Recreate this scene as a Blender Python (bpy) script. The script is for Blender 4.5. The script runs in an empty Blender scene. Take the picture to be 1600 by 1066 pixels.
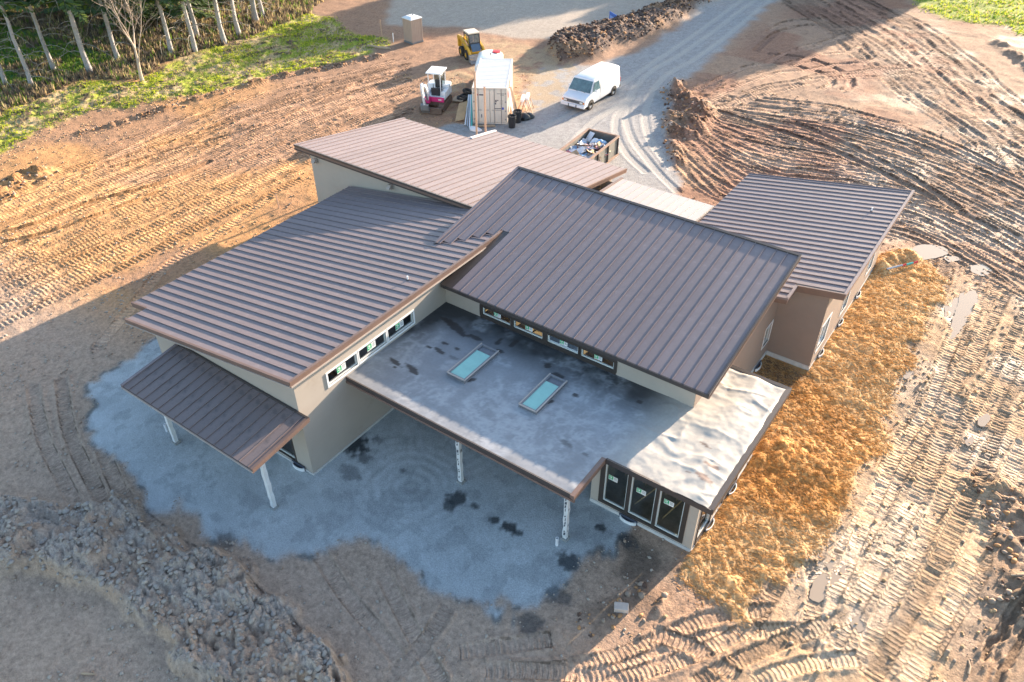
import bpy, bmesh, math, random
import numpy as np
from mathutils import Vector, Matrix

S = bpy.context.scene
COL = S.collection
RAD = math.radians
rng = random.Random(7)

# ------------------------------------------------------------------ camera
CAM_H = 22.5
F_PX, PITCH, ROLL, YAW = 1233.44, RAD(38.263), RAD(-.283), RAD(-35.522)   # measured on the 1600 px wide photograph
_cp, _sp = math.cos(PITCH), math.sin(PITCH)
FW = Vector((math.sin(YAW)*_cp, math.cos(YAW)*_cp, -_sp))
_r0 = Vector((math.cos(YAW), -math.sin(YAW), 0)); _u0 = _r0.cross(FW)
RT = math.cos(ROLL)*_r0 + math.sin(ROLL)*_u0
UP = -math.sin(ROLL)*_r0 + math.cos(ROLL)*_u0
cam = bpy.data.cameras.new('camera'); cam_o = bpy.data.objects.new('camera', cam); COL.objects.link(cam_o)
cam_o.matrix_world = Matrix(((RT.x, UP.x, -FW.x, 0), (RT.y, UP.y, -FW.y, 0), (RT.z, UP.z, -FW.z, CAM_H), (0, 0, 0, 1)))
cam.sensor_fit = 'HORIZONTAL'; cam.sensor_width = 36; cam.lens = F_PX/1600*36
cam.clip_start = .5; cam.clip_end = 3000
S.camera = cam_o

def gp(px, py, z=0.0):
    """ground point (x, y) at height z that shows at photograph pixel px, py"""
    d = (px-800)/F_PX*RT - (py-533)/F_PX*UP + FW
    t = (z-CAM_H)/d.z
    return (d.x*t, d.y*t)

# ------------------------------------------------------------------ light
SUN_AZ, SUN_EL = RAD(10), RAD(12.7)
W = bpy.data.worlds.new('World'); S.world = W; W.use_nodes = True
_n = W.node_tree.nodes; _t = _n.new('ShaderNodeTexSky'); _t.sky_type = 'NISHITA'; _t.sun_disc = False
_t.sun_elevation = SUN_EL; _t.sun_rotation = SUN_AZ; _t.altitude = 100
W.node_tree.links.new(_t.outputs[0], _n['Background'].inputs[0]); _n['Background'].inputs[1].default_value = .118
sun = bpy.data.lights.new('sun', 'SUN'); sun.energy = 5.0; sun.angle = RAD(.5); sun.color = (1, .80, .60)
sun_o = bpy.data.objects.new('sun', sun); COL.objects.link(sun_o)
_s = Vector((math.sin(SUN_AZ)*math.cos(SUN_EL), math.cos(SUN_AZ)*math.cos(SUN_EL), math.sin(SUN_EL)))
sun_o.rotation_euler = (-_s).to_track_quat('-Z', 'Y').to_euler(); sun_o.location = (10, 60, 40)
S.view_settings.view_transform = 'Standard'; S.view_settings.look = 'None'
S.view_settings.gamma = 1; S.view_settings.use_curve_mapping = False
S.view_settings.exposure = 2.03
S.render.engine = 'CYCLES'

# ------------------------------------------------------------------ materials
def mat(name, col, rough=.6, metal=0., noise=None, bump=None, var=0., spec=.5, rnd=0., attr=None, trans=0., dirt=None, leaf=0.):
    """noise=(scale, amount) colour mottling; bump=(scale, strength, distance); rnd = per-object brightness spread; dirt=(colour, scale, threshold)"""
    m = bpy.data.materials.new(name); m.use_nodes = True
    nt = m.node_tree; N = nt.nodes; L = nt.links; b = N['Principled BSDF']
    b.inputs['Roughness'].default_value = rough; b.inputs['Metallic'].default_value = metal
    b.inputs['Specular IOR Level'].default_value = spec
    if trans: b.inputs['Transmission Weight'].default_value = trans
    tc = N.new('ShaderNodeTexCoord')
    rgb = N.new('ShaderNodeRGB'); rgb.outputs[0].default_value = (*col, 1); out = rgb.outputs[0]
    if attr:
        a = N.new('ShaderNodeVertexColor'); a.layer_name = attr; out = a.outputs[0]
    def mul(o, fac):
        x = N.new('ShaderNodeMix'); x.data_type = 'RGBA'; x.blend_type = 'MULTIPLY'; x.inputs[0].default_value = 1
        L.new(o, x.inputs[6]); L.new(fac, x.inputs[7]); return x.outputs[2]
    if noise:
        t = N.new('ShaderNodeTexNoise'); t.inputs['Scale'].default_value = noise[0]; t.inputs['Detail'].default_value = 6; t.inputs['Roughness'].default_value = .65
        L.new(tc.outputs['Object'], t.inputs['Vector'])
        r = N.new('ShaderNodeMapRange'); r.inputs[1].default_value = .25; r.inputs[2].default_value = .75
        r.inputs[3].default_value = 1-noise[1]; r.inputs[4].default_value = 1+noise[1]
        L.new(t.outputs[0], r.inputs[0]); out = mul(out, r.outputs[0])
    if rnd:
        oi = N.new('ShaderNodeObjectInfo'); r = N.new('ShaderNodeMapRange'); r.inputs[3].default_value = 1-rnd; r.inputs[4].default_value = 1+rnd
        L.new(oi.outputs['Random'], r.inputs[0]); out = mul(out, r.outputs[0])
    if dirt:
        t = N.new('ShaderNodeTexNoise'); t.inputs['Scale'].default_value = dirt[1]; t.inputs['Detail'].default_value = 7; t.inputs['Roughness'].default_value = .7
        L.new(tc.outputs['Object'], t.inputs['Vector'])
        r = N.new('ShaderNodeMapRange'); r.inputs[1].default_value = dirt[2]; r.inputs[2].default_value = dirt[2]+.15
        r.inputs[3].default_value = 0; r.inputs[4].default_value = dirt[3] if len(dirt) > 3 else .8
        L.new(t.outputs[0], r.inputs[0])
        x = N.new('ShaderNodeMix'); x.data_type = 'RGBA'; L.new(r.outputs[0], x.inputs[0]); L.new(out, x.inputs[6]); x.inputs[7].default_value = (*dirt[0], 1)
        out = x.outputs[2]
    L.new(out, b.inputs['Base Color'])
    if bump:
        t = N.new('ShaderNodeTexNoise'); t.inputs['Scale'].default_value = bump[0]; t.inputs['Detail'].default_value = 5; t.inputs['Roughness'].default_value = .6
        L.new(tc.outputs['Object'], t.inputs['Vector'])
        k = N.new('ShaderNodeBump'); k.inputs['Strength'].default_value = bump[1]; k.inputs['Distance'].default_value = bump[2]
        L.new(t.outputs[0], k.inputs['Height']); L.new(k.outputs[0], b.inputs['Normal'])
    if leaf:                                             # thin leaves let light through
        tl = N.new('ShaderNodeBsdfTranslucent'); L.new(out, tl.inputs[0]); mx = N.new('ShaderNodeMixShader'); mx.inputs[0].default_value = leaf
        L.new(b.outputs[0], mx.inputs[1]); L.new(tl.outputs[0], mx.inputs[2]); L.new(mx.outputs[0], N['Material Output'].inputs[0])
    return m

M = {}
M['roof'] = mat('bronze_roof_paint', (.218, .180, .186), .50, spec=.30, noise=(1.3, .10), bump=(2.2, .14, .02), rnd=.07, dirt=((.34, .30, .29), 2.6, .57, .35))
M['roof_grimy'] = mat('grimy_bronze_roof', (.20, .160, .155), .5, spec=.3, noise=(1.3, .15), rnd=.05, dirt=((.075, .07, .07), 1.3, .50, .8))
M['pale_roof'] = mat('pale_roof_paint', (.34, .315, .31), .42, noise=(1.3, .06), rnd=.04)
M['fascia'] = mat('copper_brown_fascia', (.18, .118, .096), .45, noise=(1.5, .12))
M['dark_trim'] = mat('dark_bronze_trim', (.060, .050, .048), .45, noise=(2, .1))
M['gutter_edge'] = mat('light_drip_edge', (.42, .36, .32), .4, noise=(3, .08))
M['wall'] = mat('beige_siding_paint', (.40, .35, .305), .75, noise=(.7, .06), bump=(60, .12, .003), dirt=((.30, .24, .19), 1.1, .58, .35))
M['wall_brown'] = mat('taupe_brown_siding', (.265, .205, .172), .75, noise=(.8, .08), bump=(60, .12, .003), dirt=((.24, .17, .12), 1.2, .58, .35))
M['soffit'] = mat('soffit_board', (.33, .28, .24), .8, noise=(2, .08))
M['foundation'] = mat('pale_concrete', (.52, .51, .50), .85, noise=(4, .15), bump=(30, .3, .01))
M['white'] = mat('white_vinyl', (.76, .77, .78), .4, noise=(3, .05))
M['win_dark'] = mat('dark_window_trim', (.050, .040, .036), .5, noise=(3, .1))
M['sash'] = mat('vinyl_sash', (.60, .63, .63), .4)
M['wood'] = mat('framing_lumber', (.46, .31, .17), .75, noise=(5, .2))
M['plywood'] = mat('plywood', (.47, .33, .19), .8, noise=(4, .18))
M['interior'] = mat('interior_board', (.36, .31, .25), .9, noise=(2.5, .35))
M['card'] = mat('white_card', (.78, .80, .80), .6)
M['green'] = mat('green_print', (.03, .40, .16), .5)
M['print'] = mat('dark_print', (.06, .07, .10), .6)
M['wrap'] = mat('house_wrap', (.62, .64, .66), .5, noise=(5, .12), bump=(9, .4, .02))
M['curb'] = mat('skylight_curb', (.20, .20, .22), .5, noise=(4, .15))

def glass(name, tint, rough=.02, alpha_mix=.75):
    m = bpy.data.materials.new(name); m.use_nodes = True; nt = m.node_tree; N = nt.nodes; L = nt.links
    N.remove(N['Principled BSDF']); o = N['Material Output']
    tr = N.new('ShaderNodeBsdfTransparent'); tr.inputs[0].default_value = (*tint, 1)
    gl = N.new('ShaderNodeBsdfGlossy'); gl.inputs['Roughness'].default_value = rough; gl.inputs[0].default_value = (.95, .97, 1, 1)
    fr = N.new('ShaderNodeFresnel'); fr.inputs[0].default_value = 1.52
    r = N.new('ShaderNodeMapRange'); r.inputs[3].default_value = alpha_mix; r.inputs[4].default_value = 1
    L.new(fr.outputs[0], r.inputs[0])
    mx = N.new('ShaderNodeMixShader'); L.new(r.outputs[0], mx.inputs[0]); L.new(tr.outputs[0], mx.inputs[1]); L.new(gl.outputs[0], mx.inputs[2])
    L.new(mx.outputs[0], o.inputs[0]); return m
M['glass'] = glass('window_glass', (.72, .78, .75), .02, .07)
M['veh_glass'] = glass('vehicle_glass', (.25, .33, .34), .03, .18)
M['sky_glass'] = mat('skylight_glass', (.27, .54, .48), .10, noise=(1.5, .12), spec=.7)

# ------------------------------------------------------------------ mesh builder
class MB:
    def __init__(self): self.v = []; self.f = []; self.m = []
    def add(self, vs, fs, mi=0, X=None):
        n = len(self.v)
        if X is not None: vs = [tuple(X @ Vector(p)) for p in vs]
        self.v.extend([tuple(p) for p in vs]); self.f.extend([tuple(i+n for i in f) for f in fs]); self.m.extend([mi]*len(fs)); return self
    def quad(self, a, b, c, d, mi=0): return self.add([a, b, c, d], [(0, 1, 2, 3)], mi)
    def box(self, a, b, mi=0, X=None):
        (x0, y0, z0), (x1, y1, z1) = a, b
        return self.add([(x0, y0, z0), (x1, y0, z0), (x1, y1, z0), (x0, y1, z0), (x0, y0, z1), (x1, y0, z1), (x1, y1, z1), (x0, y1, z1)],
                        [(0, 3, 2, 1), (4, 5, 6, 7), (0, 1, 5, 4), (1, 2, 6, 5), (2, 3, 7, 6), (3, 0, 4, 7)], mi, X)
    def bar(self, p, q, w, h, mi=0, up=(0, 0, 1)):
        p, q = Vector(p), Vector(q); d = (q-p); L = d.length; d.normalize(); u = Vector(up)
        if abs(d.dot(u)) > .98: u = Vector((0, 1, 0))
        s = d.cross(u).normalized(); u = s.cross(d)
        X = Matrix(((s.x, d.x, u.x, p.x), (s.y, d.y, u.y, p.y), (s.z, d.z, u.z, p.z), (0, 0, 0, 1)))
        return self.box((-w/2, 0, -h/2), (w/2, L, h/2), mi, X)
    def prism(self, poly, axis, a, b, mi=0, X=None):
        """poly in the two other axes (cyclic order), extruded along axis from a to b"""
        def P(p, t):
            if axis == 'z': return (p[0], p[1], t)
            if axis == 'x': return (t, p[0], p[1])
            return (p[0], t, p[1])
        n = len(poly); vs = [P(p, a) for p in poly]+[P(p, b) for p in poly]
        fs = [tuple(range(n))[::-1], tuple(range(n, 2*n))]+[(i, (i+1) % n, n+(i+1) % n, n+i) for i in range(n)]
        return self.add(vs, fs, mi, X)
    def tube(self, path, rad, sides=8, mi=0, cap=True):
        path = [Vector(p) for p in path]; n = len(path)
        if not hasattr(rad, '__len__'): rad = [rad]*n
        vs = []; prev = None
        for i, p in enumerate(path):
            d = (path[min(i+1, n-1)]-path[max(i-1, 0)]).normalized()
            ref = prev if prev is not None else (Vector((0, 0, 1)) if abs(d.z) < .9 else Vector((1, 0, 0)))
            s = d.cross(ref); s = s.normalized() if s.length > 1e-6 else d.orthogonal().normalized()
            u = s.cross(d).normalized(); prev = u
            for k in range(sides):
                a = 2*math.pi*k/sides; vs.append(tuple(p+rad[i]*(math.cos(a)*s+math.sin(a)*u)))
        fs = [(i*sides+k, i*sides+(k+1) % sides, (i+1)*sides+(k+1) % sides, (i+1)*sides+k) for i in range(n-1) for k in range(sides)]
        if cap: fs += [tuple(range(sides))[::-1], tuple((n-1)*sides+k for k in range(sides))]
        return self.add(vs, fs, mi)
    def cyl(self, p, q, r, sides=16, mi=0): return self.tube([p, q], [r, r], sides, mi)
    def loft(self, rings, mi=0, cap=True, X=None):
        n = len(rings[0]); vs = [p for r in rings for p in r]
        fs = [(i*n+k, i*n+(k+1) % n, (i+1)*n+(k+1) % n, (i+1)*n+k) for i in range(len(rings)-1) for k in range(n)]
        if cap: fs += [tuple(range(n))[::-1], tuple((len(rings)-1)*n+k for k in range(n))]
        return self.add(vs, fs, mi, X)
    def mesh(self, name, mats, bevel=0, smooth=False, origin=None):
        me = bpy.data.meshes.new(name)
        vs = self.v if origin is None else [(p[0]-origin[0], p[1]-origin[1], p[2]-origin[2]) for p in self.v]
        me.from_pydata(vs, [], self.f); me.polygons.foreach_set('material_index', self.m)
        for k in (mats if isinstance(mats, (list, tuple)) else [mats]): me.materials.append(M[k] if isinstance(k, str) else k)
        bm = bmesh.new(); bm.from_mesh(me)
        bmesh.ops.recalc_face_normals(bm, faces=bm.faces)
        if bevel:
            es = [e for e in bm.edges if len(e.link_faces) == 2 and e.calc_face_angle(0) > .5]
            bmesh.ops.bevel(bm, geom=es, offset=bevel, segments=2, affect='EDGES', profile=.6, clamp_overlap=True)
        bm.to_mesh(me); bm.free()
        if smooth:
            me.polygons.foreach_set('use_smooth', [True]*len(me.polygons))
            me.set_sharp_from_angle(angle=RAD(smooth if smooth is not True else 40))
        me.update(); return me
    def build(self, name, mats, parent=None, bevel=0, smooth=False, origin=None):
        o = bpy.data.objects.new(name, self.mesh(name, mats, bevel, smooth, origin)); COL.objects.link(o)
        if parent is not None: o.parent = parent
        return o

def tag(o, label=None, cat=None, group=None, kind=None):
    if label: o['label'] = label
    if cat: o['category'] = cat
    if group: o['group'] = group
    if kind: o['kind'] = kind
    return o
def empty(name, loc=(0, 0, 0), rz=0, label=None, cat=None, group=None):
    o = bpy.data.objects.new(name, None); COL.objects.link(o); o.location = loc; o.rotation_euler.z = rz
    return tag(o, label, cat, group)
def link(name, me, parent=None, loc=(0, 0, 0)):
    o = bpy.data.objects.new(name, me); COL.objects.link(o); o.location = loc
    if parent is not None: o.parent = parent
    return o
def copy_tree(o, parent=None):
    c = o.copy(); COL.objects.link(c)
    if parent is not None: c.parent = parent
    for ch in list(o.children): copy_tree(ch, c)
    return c
# ------------------------------------------------------------------ ground
def _hash(ix, iy, seed):
    h = (ix.astype(np.int64)*374761393+iy.astype(np.int64)*668265263+seed*1442695041) & 0xffffffff
    h = ((h ^ (h >> 13))*1274126177) & 0xffffffff
    return ((h ^ (h >> 16)) & 0xffff)/65535.0
def vnoise(x, y, seed=0):
    ix, iy = np.floor(x), np.floor(y); fx, fy = x-ix, y-iy
    fx = fx*fx*fx*(fx*(fx*6-15)+10); fy = fy*fy*fy*(fy*(fy*6-15)+10)
    a, b, c, d = _hash(ix, iy, seed), _hash(ix+1, iy, seed), _hash(ix, iy+1, seed), _hash(ix+1, iy+1, seed)
    return (a*(1-fx)+b*fx)*(1-fy)+(c*(1-fx)+d*fx)*fy
def fbm(x, y, scale, octv=4, seed=0, gain=.5):
    s = 0; a = 1; t = 0
    for i in range(octv):
        s = s+a*vnoise(x*scale*2**i+i*17.3, y*scale*2**i-i*9.1, seed+i); t += a; a *= gain
    return s/t
def worley(x, y, scale, seed=0):
    x, y = x*scale, y*scale; ix, iy = np.floor(x), np.floor(y); d = np.full(x.shape, 9.)
    for i in (-1, 0, 1):
        for j in (-1, 0, 1):
            px = ix+i+_hash(ix+i, iy+j, seed); py = iy+j+_hash(ix+i, iy+j, seed+5)
            d = np.minimum(d, (px-x)**2+(py-y)**2)
    return np.sqrt(d)
def sstep(a, b, x): t = np.clip((x-a)/(b-a), 0, 1); return t*t*(3-2*t)

def fill_line(a, segs):
    return np.concatenate([np.linspace(p, q, n, endpoint=False) for p, q, n in segs]+[[segs[-1][1]]])
# a sheet of rings round the spot below the drone: fine where the site is, coarse elsewhere, out to the horizon
AZ = fill_line(0, [(-180, -94, 22), (-94, 22, 980), (22, 180, 32)])
RR = np.concatenate([np.array([.4, 2, 4, 6, 7.5]), np.geomspace(8.6, 24, 190, endpoint=False), np.linspace(24, 58, 480, endpoint=False), np.geomspace(58, 104, 230), np.geomspace(112, 1500, 16)])
NA, NR = len(AZ), len(RR)
A_, R_ = np.meshgrid(np.radians(AZ), RR, indexing='ij')
GX, GY = (R_*np.sin(A_)).ravel(), (R_*np.cos(A_)).ravel()
NV = GX.size

def poly_mask(pts):
    """inside test of all ground vertices for a polygon in photograph pixels"""
    P = [gp(*p) if len(p) == 2 else p[:2] for p in pts]
    return poly_mask_w(P)
WX = GX+(fbm(GX, GY, .9, 3, 11)-.5)*1.3+(fbm(GX, GY, 4., 2, 12)-.5)*.5
WY = GY+(fbm(GX, GY, .9, 3, 21)-.5)*1.3+(fbm(GX, GY, 4., 2, 22)-.5)*.5
def poly_mask_w(P, warp=True):
    x, y = (WX, WY) if warp else (GX, GY)
    xs = [p[0] for p in P]; ys = [p[1] for p in P]
    idx = np.where((x > min(xs)) & (x < max(xs)) & (y > min(ys)) & (y < max(ys)))[0]
    px, py = x[idx], y[idx]; ins = np.zeros(idx.size, bool)
    for i in range(len(P)):
        (x0, y0), (x1, y1) = P[i], P[i-1]
        if y0 == y1: continue
        c = ((y0 > py) != (y1 > py)) & (px < (x1-x0)*(py-y0)/(y1-y0)+x0); ins ^= c
    m = np.zeros(NV, bool); m[idx[ins]] = True; return m

pad = poly_mask([(300, 480), (248, 535), (175, 578), (136, 598), (141, 640), (152, 690), (190, 735), (232, 775), (245, 800), (300, 800), (340, 842), (420, 880), (470, 862), (530, 845), (590, 848), (640, 880), (700, 915), (760, 940), (820, 958), (868, 938), (905, 893), (950, 868), (985, 838), (1000, 800), (900, 600), (600, 480)])
road = poly_mask([(1222, -12), (1120, -12), (1060, 45), (1000, 80), (930, 102), (850, 105), (825, 130), (815, 160), (835, 185), (700, 195), (640, 260), (800, 300), (1010, 340), (1075, 330), (1050, 250), (1040, 195), (1050, 140), (1110, 92)])
lot = poly_mask([(620, -30), (1090, -30), (1010, 18), (930, 52), (860, 62), (800, 60), (720, 40), (600, 40)])
lot |= poly_mask_w([(-60, 75), (-47, 62), (-40, 71), (-30, 95), (-30, 140), (-80, 140)])
straw = poly_mask([(1095, 790), (1085, 870), (1060, 905), (1085, 940), (1160, 955), (1205, 925), (1262, 885), (1285, 835), (1335, 765), (1376, 695), (1390, 610), (1435, 540), (1478, 465), (1470, 425), (1420, 395), (1375, 400), (1300, 500), (1200, 520), (1150, 600)])
grass = poly_mask([(-160, 300), (-60, 275), (60, 202), (150, 172), (250, 158), (330, 145), (420, 120), (500, 104), (600, 74), (610, 62), (560, 55), (520, 30), (480, 22), (440, 35), (400, 55), (280, 88), (222, 128), (120, 128), (60, 155), (-60, 205), (-200, 250)])
forest = poly_mask([(-220, 265), (-60, 210), (60, 155), (120, 126), (222, 122), (280, 88), (400, 55), (440, 38), (480, 26), (540, -30), (540, -140), (-300, -140)]) & ~grass
green2 = poly_mask([(1400, -60), (1430, 5), (1475, 30), (1530, 38), (1580, 40), (1640, 100), (1800, 200), (2000, 60), (1700, -60)]) | (poly_mask_w([(5, 70), (60, 40), (400, 100), (300, 900), (-10, 900), (-15, 104)]))
field = ((GX < -75) & (GY > -60)) & ~forest
wild = ((R_.ravel() > 103) & ~lot & ~forest)
rubble = poly_mask([(-60, 790), (60, 775), (200, 790), (260, 820), (380, 900), (470, 990), (560, 1080), (330, 1090), (240, 990), (150, 930), (60, 900), (-60, 880)])
straw &= ~pad
pile_a = poly_mask([(848, 78), (870, 60), (905, 52), (960, 44), (1010, 22), (1060, 4), (1110, -12), (1140, -14), (1090, 12), (1050, 40), (1010, 60), (960, 75), (925, 92), (880, 98)])
road &= ~pile_a; lot &= ~pile_a

def smooth_mask(m, it=3):
    g = m.reshape(NA, NR).astype(np.float32)
    for _ in range(it):
        h = g.copy(); h[1:-1] = (g[:-2]+2*g[1:-1]+g[2:])/4; g = h.copy(); g[:, 1:-1] = (h[:, :-2]+2*h[:, 1:-1]+h[:, 2:])/4
    return g.ravel()
sm_pad, sm_road, sm_straw, sm_grass, sm_rub, sm_pile, sm_green, sm_lot = [smooth_mask(m, 4) for m in (pad, road, straw, grass, rubble, pile_a, green2, lot)]
sm_flat = smooth_mask(pad | road | lot, 6)

Z = (fbm(GX, GY, .11, 3, 1)-.5)*.30
n1 = fbm(GX, GY, 1.3, 4, 2); n2 = fbm(GX, GY, 5.5, 3, 3); n3 = fbm(GX, GY, .35, 3, 4)
soil = 1-np.clip(sm_flat+sm_grass, 0, 1)
Z += soil*((n1-.5)*.09+(n2-.5)*.028)
HF = (.4, 60.)
# ---- wheel and track ruts
cell = 1.0
CX, CY = np.floor(GX/cell).astype(int), np.floor(GY/cell).astype(int)
near = (np.abs(CX) < 140) & (np.abs(CY) < 140)
key = np.where(near, (CX+140)*400+(CY+140), -1); order = np.argsort(key, kind='stable'); skey = key[order]
def cell_ids(cx, cy):
    out = []
    for i in cx:
        k0, k1 = (i+140)*400+cy[0]+140, (i+140)*400+cy[-1]+140
        a, b = np.searchsorted(skey, k0), np.searchsorted(skey, k1, 'right'); out.append(order[a:b])
    return np.concatenate(out) if out else np.zeros(0, int)
SAL = np.zeros(NV); TNT = np.zeros(NV); LGM = np.zeros(NV); RUT = np.zeros(NV); LUG = np.zeros(NV); TRK = np.zeros(NV); BERM = np.zeros(NV)
def resample(P, step):
    P = np.array(P, float); n = len(P); out = []
    for i in range(n-1):                                     # Catmull-Rom
        p0, p1, p2, p3 = P[max(i-1, 0)], P[i], P[i+1], P[min(i+2, n-1)]
        k = max(2, int(np.linalg.norm(p2-p1)/step)); t = np.linspace(0, 1, k, endpoint=False)[:, None]
        out.append(.5*((2*p1)+(p2-p0)*t+(2*p0-5*p1+4*p2-p3)*t*t+(3*p1-p0-3*p2+p3)*t**3))
    out.append(P[-1:]); return np.concatenate(out)
def rut(P, hw=.24, depth=.07, sp=.2, lug=.035, berm=.03, skew=0., patchy=.0, seed=0):
    P = resample(P, .6); s0 = 0.; tint = random.Random(seed*7+len(P)).uniform(-.32, .30)
    for a, b in zip(P[:-1], P[1:]):
        d = b-a; L = np.hypot(*d)
        if L < 1e-3: continue
        d /= L; m = hw+.25
        lo, hi = np.minimum(a, b)-m, np.maximum(a, b)+m
        ids = cell_ids(range(int(math.floor(lo[0])), int(math.floor(hi[0]))+1), (int(math.floor(lo[1])), int(math.floor(hi[1]))))
        if ids.size:
            x, y = GX[ids]-a[0], GY[ids]-a[1]; t = x*d[0]+y*d[1]; c = -x*d[1]+y*d[0]
            k = (t >= -.03) & (t <= L+.03) & (np.abs(c) < m); ids, t, c = ids[k], t[k], c[k]
            if ids.size:
                ac = np.abs(c); ins = 1-sstep(hw*.8, hw*1.05, ac)
                if patchy: ins = ins*sstep(patchy-.1, patchy+.1, .6*fbm(GX[ids], GY[ids], .5, 2, 40+seed)+.4*fbm(GX[ids], GY[ids], 1.9, 2, 90+seed))
                w = sstep(hw*.9, hw*1.1, ac)*(1-sstep(hw*1.15, hw+.2, ac))
                RUT[ids] = np.where(ins > .3, RUT[ids]*(1-ins)-depth*ins, RUT[ids])
                ph = ((s0+t+skew*ac)/sp) % 1.
                lg = (sstep(.0, .18, ph)*(1-sstep(.42, .62, ph)))*lug
                LUG[ids] = LUG[ids]*(1-ins)+lg*ins
                SAL[ids] = np.where(ins > .02, (s0+t+skew*ac)/sp, SAL[ids])
                TNT[ids] = TNT[ids]*(1-ins)+tint*ins; TRK[ids] = np.maximum(TRK[ids], ins); LGM[ids] = LGM[ids]*(1-ins)+(ins if lug > 0 else 0.); BERM[ids] = np.maximum(BERM[ids]*(1-ins), w*berm)
        s0 += L
def px_line(pts): return [gp(*p) for p in pts]
def bundle(g0, g1, n, hw, depth, sp, lug, berm, jit=.25, seed=0, gauge=None, skew=0., patchy=.3):
    r = random.Random(seed); a = resample(px_line(g0), 1.); b = resample(px_line(g1), 1.)
    def at(c, t): return c[min(int(t*(len(c)-1)), len(c)-1)]
    for i in range(n):
        f0 = r.random(); f1 = f0+r.uniform(-.18, .18); t0 = r.choice([0, 0, 0, r.uniform(0, .5)]); t1 = r.choice([1, 1, 1, r.uniform(.5, 1)]); line = []
        for k in range(9):
            t = t0+(t1-t0)*k/8; f = f0+(f1-f0)*k/8
            p = (1-f)*at(a, t)+f*at(b, t); line.append((p[0]+r.uniform(-jit, jit), p[1]+r.uniform(-jit, jit)))
        rut(line, hw*r.uniform(.85, 1.1), depth*r.uniform(.4, 1.2), sp, lug*r.uniform(.5, 1.2), berm, skew, patchy*r.random(), seed+i)
        if gauge:
            L2 = np.array(line); d = L2[-1]-L2[0]; d = d/np.hypot(*d); L2 = L2+np.array([-d[1], d[0]])*gauge
            rut(L2, hw, depth*r.uniform(.4, 1.1), sp, lug, berm, -skew, patchy*r.random(), seed+i+50)
# left field: long excavator passes
bundle([(-60, 552), (0, 512), (200, 412), (400, 312), (520, 250), (640, 190)], [(-60, 340), (0, 318), (200, 235), (420, 142), (560, 110), (640, 90)], 34, .24, .05, .21, .05, .03, .3, 1, gauge=1.6, patchy=.35)
for k, pts in enumerate([[(-40, 530), (60, 482), (200, 412), (330, 345), (400, 315), (470, 280)], [(-40, 500), (60, 455), (200, 385), (330, 322), (400, 287), (480, 246)], [(0, 455), (120, 405), (250, 345), (400, 272), (490, 235)], [(30, 400), (160, 345), (300, 290), (450, 225)], [(150, 545), (215, 470), (260, 415), (330, 370), (420, 310)]]):
    rut(px_line(pts), .3, .07, .24, .065, .03, 0, .15, 300+k)
rut(px_line([(0, 366), (60, 350), (140, 318), (240, 290), (330, 250)]), .2, .13, .5, 0, .07, 0, .2, 401)
rut(px_line([(0, 382), (70, 366), (150, 340), (250, 300)]), .16, .1, .5, 0, .06, 0, .25, 402)
rut(px_line([(170, 262), (300, 225), (430, 190), (560, 130), (640, 108)]), .2, .09, .4, .02, .06, 0, .15, 403)
rut(px_line([(120, 268), (260, 222), (400, 178), (520, 128)]), .18, .09, .4, .02, .05, 0, .15, 404)
# right field
bundle([(1235, 1000), (1290, 900), (1335, 820), (1395, 700), (1450, 600), (1495, 500), (1525, 420)], [(1440, 1090), (1520, 900), (1565, 800), (1610, 690), (1650, 600), (1690, 500)], 15, .25, .05, .19, .05, .04, .2, 2, gauge=1.6, patchy=.45)
for k, pts in enumerate([[(1360, 1066), (1420, 960), (1480, 850), (1530, 740), (1570, 640)], [(1300, 1010), (1345, 930), (1400, 830), (1450, 740), (1500, 620)], [(1420, 1066), (1470, 970), (1520, 870), (1560, 780), (1600, 690)], [(1260, 1020), (1270, 960), (1275, 910), (1262, 880)]]):
    rut(px_line(pts), .28, .06, .19, .05, .03, 0, .1, 320+k)
bundle([(1500, 1066), (1560, 950), (1640, 850)], [(1560, 1080), (1600, 990), (1680, 900)], 4, .12, .10, .3, 0, .10, .15, 33, patchy=.2)
# upper right: long passes towards the right edge, and loops
bundle([(1060, 160), (1150, 165), (1300, 190), (1450, 240), (1640, 330)], [(1045, 215), (1120, 300), (1300, 330), (1440, 360), (1640, 470)], 64, .19, .055, .19, .045, .06, .35, 3, gauge=1.7, patchy=.4)
for k, pts in enumerate([[(1265, -10), (1290, 30), (1320, 75), (1370, 110), (1420, 150), (1480, 190), (1560, 235)], [(1290, -10), (1325, 40), (1355, 80), (1400, 112), (1460, 150), (1530, 200)],
                         [(1200, 50), (1230, 34), (1290, 32), (1350, 45), (1410, 68), (1470, 100), (1530, 160), (1570, 200)], [(1180, 80), (1215, 52), (1270, 40), (1340, 55), (1400, 85), (1440, 110), (1500, 160), (1540, 190)],
                         [(1370, 8), (1410, 25), (1440, 48), (1450, 72), (1440, 90)], [(1200, 85), (1260, 92), (1300, 105), (1325, 120), (1330, 135), (1315, 143)], [(1190, 98), (1250, 106), (1290, 118), (1300, 132), (1285, 140)],
                         [(1080, 160), (1180, 190), (1300, 235), (1420, 290), (1560, 360)], [(1240, 190), (1330, 230), (1420, 275), (1500, 325)]]):
    rut(px_line(pts), .3, .10, .3, .02, .08, 0, .05, 340+k)
bundle([(1190, -10), (1300, 60), (1420, 160), (1600, 270)], [(1330, -10), (1450, 60), (1550, 150), (1660, 230)], 20, .26, .08, .3, .03, .07, .3, 8, gauge=1.8, patchy=.3)
bundle([(1090, 140), (1200, 95), (1330, 60)], [(1120, 170), (1250, 130), (1420, 110)], 10, .26, .06, .3, .03, .05, .4, 9, patchy=.3)
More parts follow.
